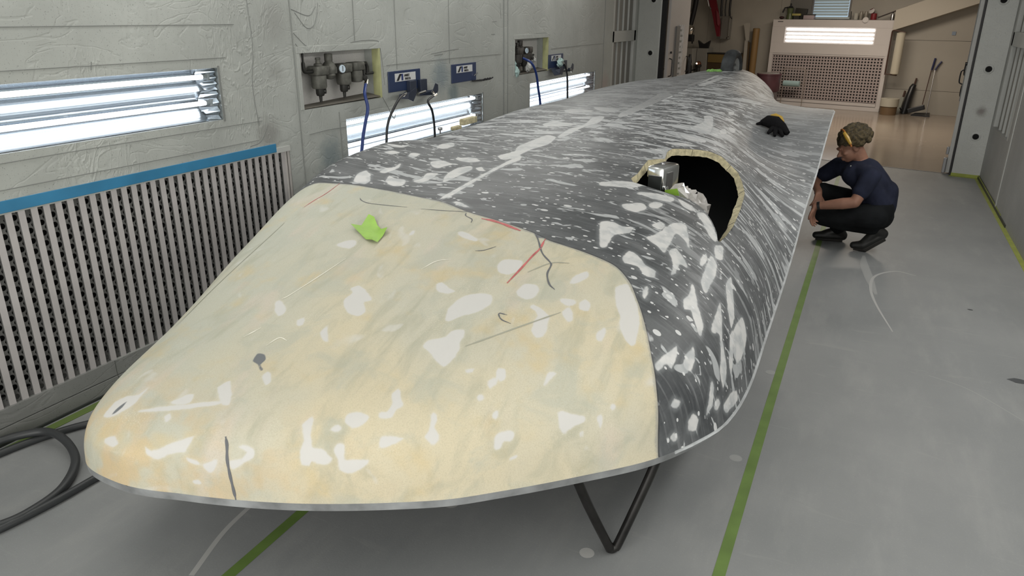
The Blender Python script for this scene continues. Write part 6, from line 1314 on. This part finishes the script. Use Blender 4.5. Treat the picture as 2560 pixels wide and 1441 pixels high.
def hand(w_, palm_dir, out_dir, curl, L_=.105):
    """palm from the wrist along palm_dir; fingers spread along out_dir, bending towards curl"""
    p = Vector(palm_dir).normalized(); o_ = Vector(out_dir); o_ = (o_-p*o_.dot(p)).normalized(); c_ = Vector(curl); c_ = (c_-p*c_.dot(p)-o_*c_.dot(o_)).normalized()
    for k in range(4): capsule(body, w_+o_*(.018-.012*k), w_+p*L_*.92+o_*(.034-.022*k), .017, .0135)
    for k, (l, b) in enumerate(((.078, .3), (.09, .35), (.084, .4), (.066, .5))):
        r0 = w_+p*L_*.92+o_*(.035-.0235*k); d1 = (p*cos(b)+c_*sin(b)+o_*(.12-.08*k)); d2 = (p*cos(b*2)+c_*sin(b*2)); d3 = (p*cos(b*2.8)+c_*sin(b*2.8))
        r1 = r0+d1*l*.45; r2 = r1+d2*l*.32; r3 = r2+d3*l*.25; chain(body, [(r0, .0105), (r1, .0100), (r2, .0092), (r3, .0080)])
    t0 = w_+p*.025+o_*.020; t1 = t0+(p*.6+o_*.8).normalized()*.048; t2 = t1+(p*.9+o_*.35).normalized()*.034; t3 = t2+p*.024; chain(body, [(t0, .016), (t1, .0125), (t2, .0112), (t3, .0092)])
hand(wN, (-.12, 0, -1), (-.3, -1, 0), (1, 0, -.2)); hand(wF, (.05, -.75, -.6), (.7, .1, -.6), (-.3, 0, -1))
voxel(body, 'body', skin, per, .0062, 4)
sh = MB()
ell(sh, (.02, 7.16, .68), (.16, .185, .125), Matrix.Rotation(radians(-52), 3, 'Z')); chain(sh, [((.04, 7.16, .68), .150), ((.115, 7.16, .58), .158), ((.175, 7.16, .47), .152), ((.19, 7.16, .40), .142)])
chain(sh, [((-.02, 7.17, .75), .085), ((.0, 7.17, .74), .10)]); capsule(sh, sN, sF, .082, .082)
for s_, e_ in ((sN, eN), (sF, eF)): chain(sh, [(s_, .084), (s_.lerp(e_, .35), .078), (s_.lerp(e_, .60), .074)])
chain(sh, [((.10, 7.05, .60), .09), ((.20, 7.08, .45), .10)]); chain(sh, [((.23, 7.16, .55), .10), ((.235, 7.16, .42), .10)])
voxel(sh, 'shirt', shirtm, per, .011, 3)
pn = MB()
chain(pn, [((.20, 7.08, .39), .125), ((.18, 7.24, .38), .125)]); ell(pn, (.21, 7.15, .33), (.12, .16, .12))
for h_, k_, a_ in ((hN, kN, aN), (hF, kF, aF)): chain(pn, [(h_, .118), (h_.lerp(k_, .5), .104), (k_, .078)]); chain(pn, [(k_, .080), (k_.lerp(a_, .4), .082), (a_.lerp(k_, .06), .064)])
voxel(pn, 'trousers', pantm, per, .011, 3)
def shoe(heel, ball, toe, ank):
    mb = MB(); chain(mb, [(heel, .040), (ball, .046), (toe, .034)]); chain(mb, [(Vector(heel)+Vector((0, 0, .01)), .042), (ank, .050)]); chain(mb, [(Vector(ball)+Vector((0, 0, .014)), .040), (ank, .044)])
    o = voxel(mb, 'shoe', bootm, per, .008, 3)
    b, h_, t_ = Vector(ball), Vector(heel), Vector(toe); s_ = MB(); d_ = (b-h_).normalized(); dn = Vector((d_.z*d_.x, d_.z*d_.y, -1)).normalized()
    s_.tube([h_+dn*.030, b+dn*.032, t_+Vector((0, 0, -.022))], [.030, .036, .024], 10); s_.build('sole', mat('dark rubber sole', (.02, .018, .016), .6), o); return o
shoe((.265, 7.10, .175), (.12, 7.10, .060), (.045, 7.10, .050), (.215, 7.09, .215)); shoe((-.06, 7.36, .050), (-.21, 7.33, .050), (-.29, 7.32, .045), (-.10, 7.345, .11))
hr = MB(); ell(hr, P(0, -.04, .062), (.108, .118, .100), HR); rr = random.Random(11)
for k in range(230):
    a, b = rr.uniform(0, 2*pi), rr.uniform(-.35, 1); v = Vector((cos(a)*math.sqrt(max(0, 1-b*b)), sin(a)*math.sqrt(max(0, 1-b*b)), b))
    q = Vector((v.x*.120, v.y*.130-.045, v.z*.112+.055))
    if q.y > .055 and q.z < .045: continue
    ell(hr, P(*q), (rr.uniform(.012, .027),)*3)
voxel(hr, 'hair', hairm, per, .0065, 1, .4)
gz = MB(); pts = [P(-.125*cos(q), .03, .03+.14*sin(q)) for q in [pi*i/10 for i in range(11)]]; gz.tube(pts, .008, 6); gz.build('glasses_frame', mat('orange frame', (.35, .12, .02), .4), per)
gl2 = MB(); gl2.tube([P(-.07, .04, .155), P(-.105, .035, .11), P(-.125, .03, .055)], [.014, .019, .013], 8); gl2.build('glasses_lens', mat('amber lens', (.40, .24, .03), .25), per, smooth=True)
wt = MB(); wt.tube([wN+(eN-wN)*.06, wN+(eN-wN)*.13], .037, 14); wt.build('wrist_strap', blackm, per)
ww = MB(); ww.lathe((-.085, 7.055, .765), (-.6, -.7, .3), [(.006, 0), (.007, .002), (.003, .003)], 8); ww.build('shirt_button', white, per)
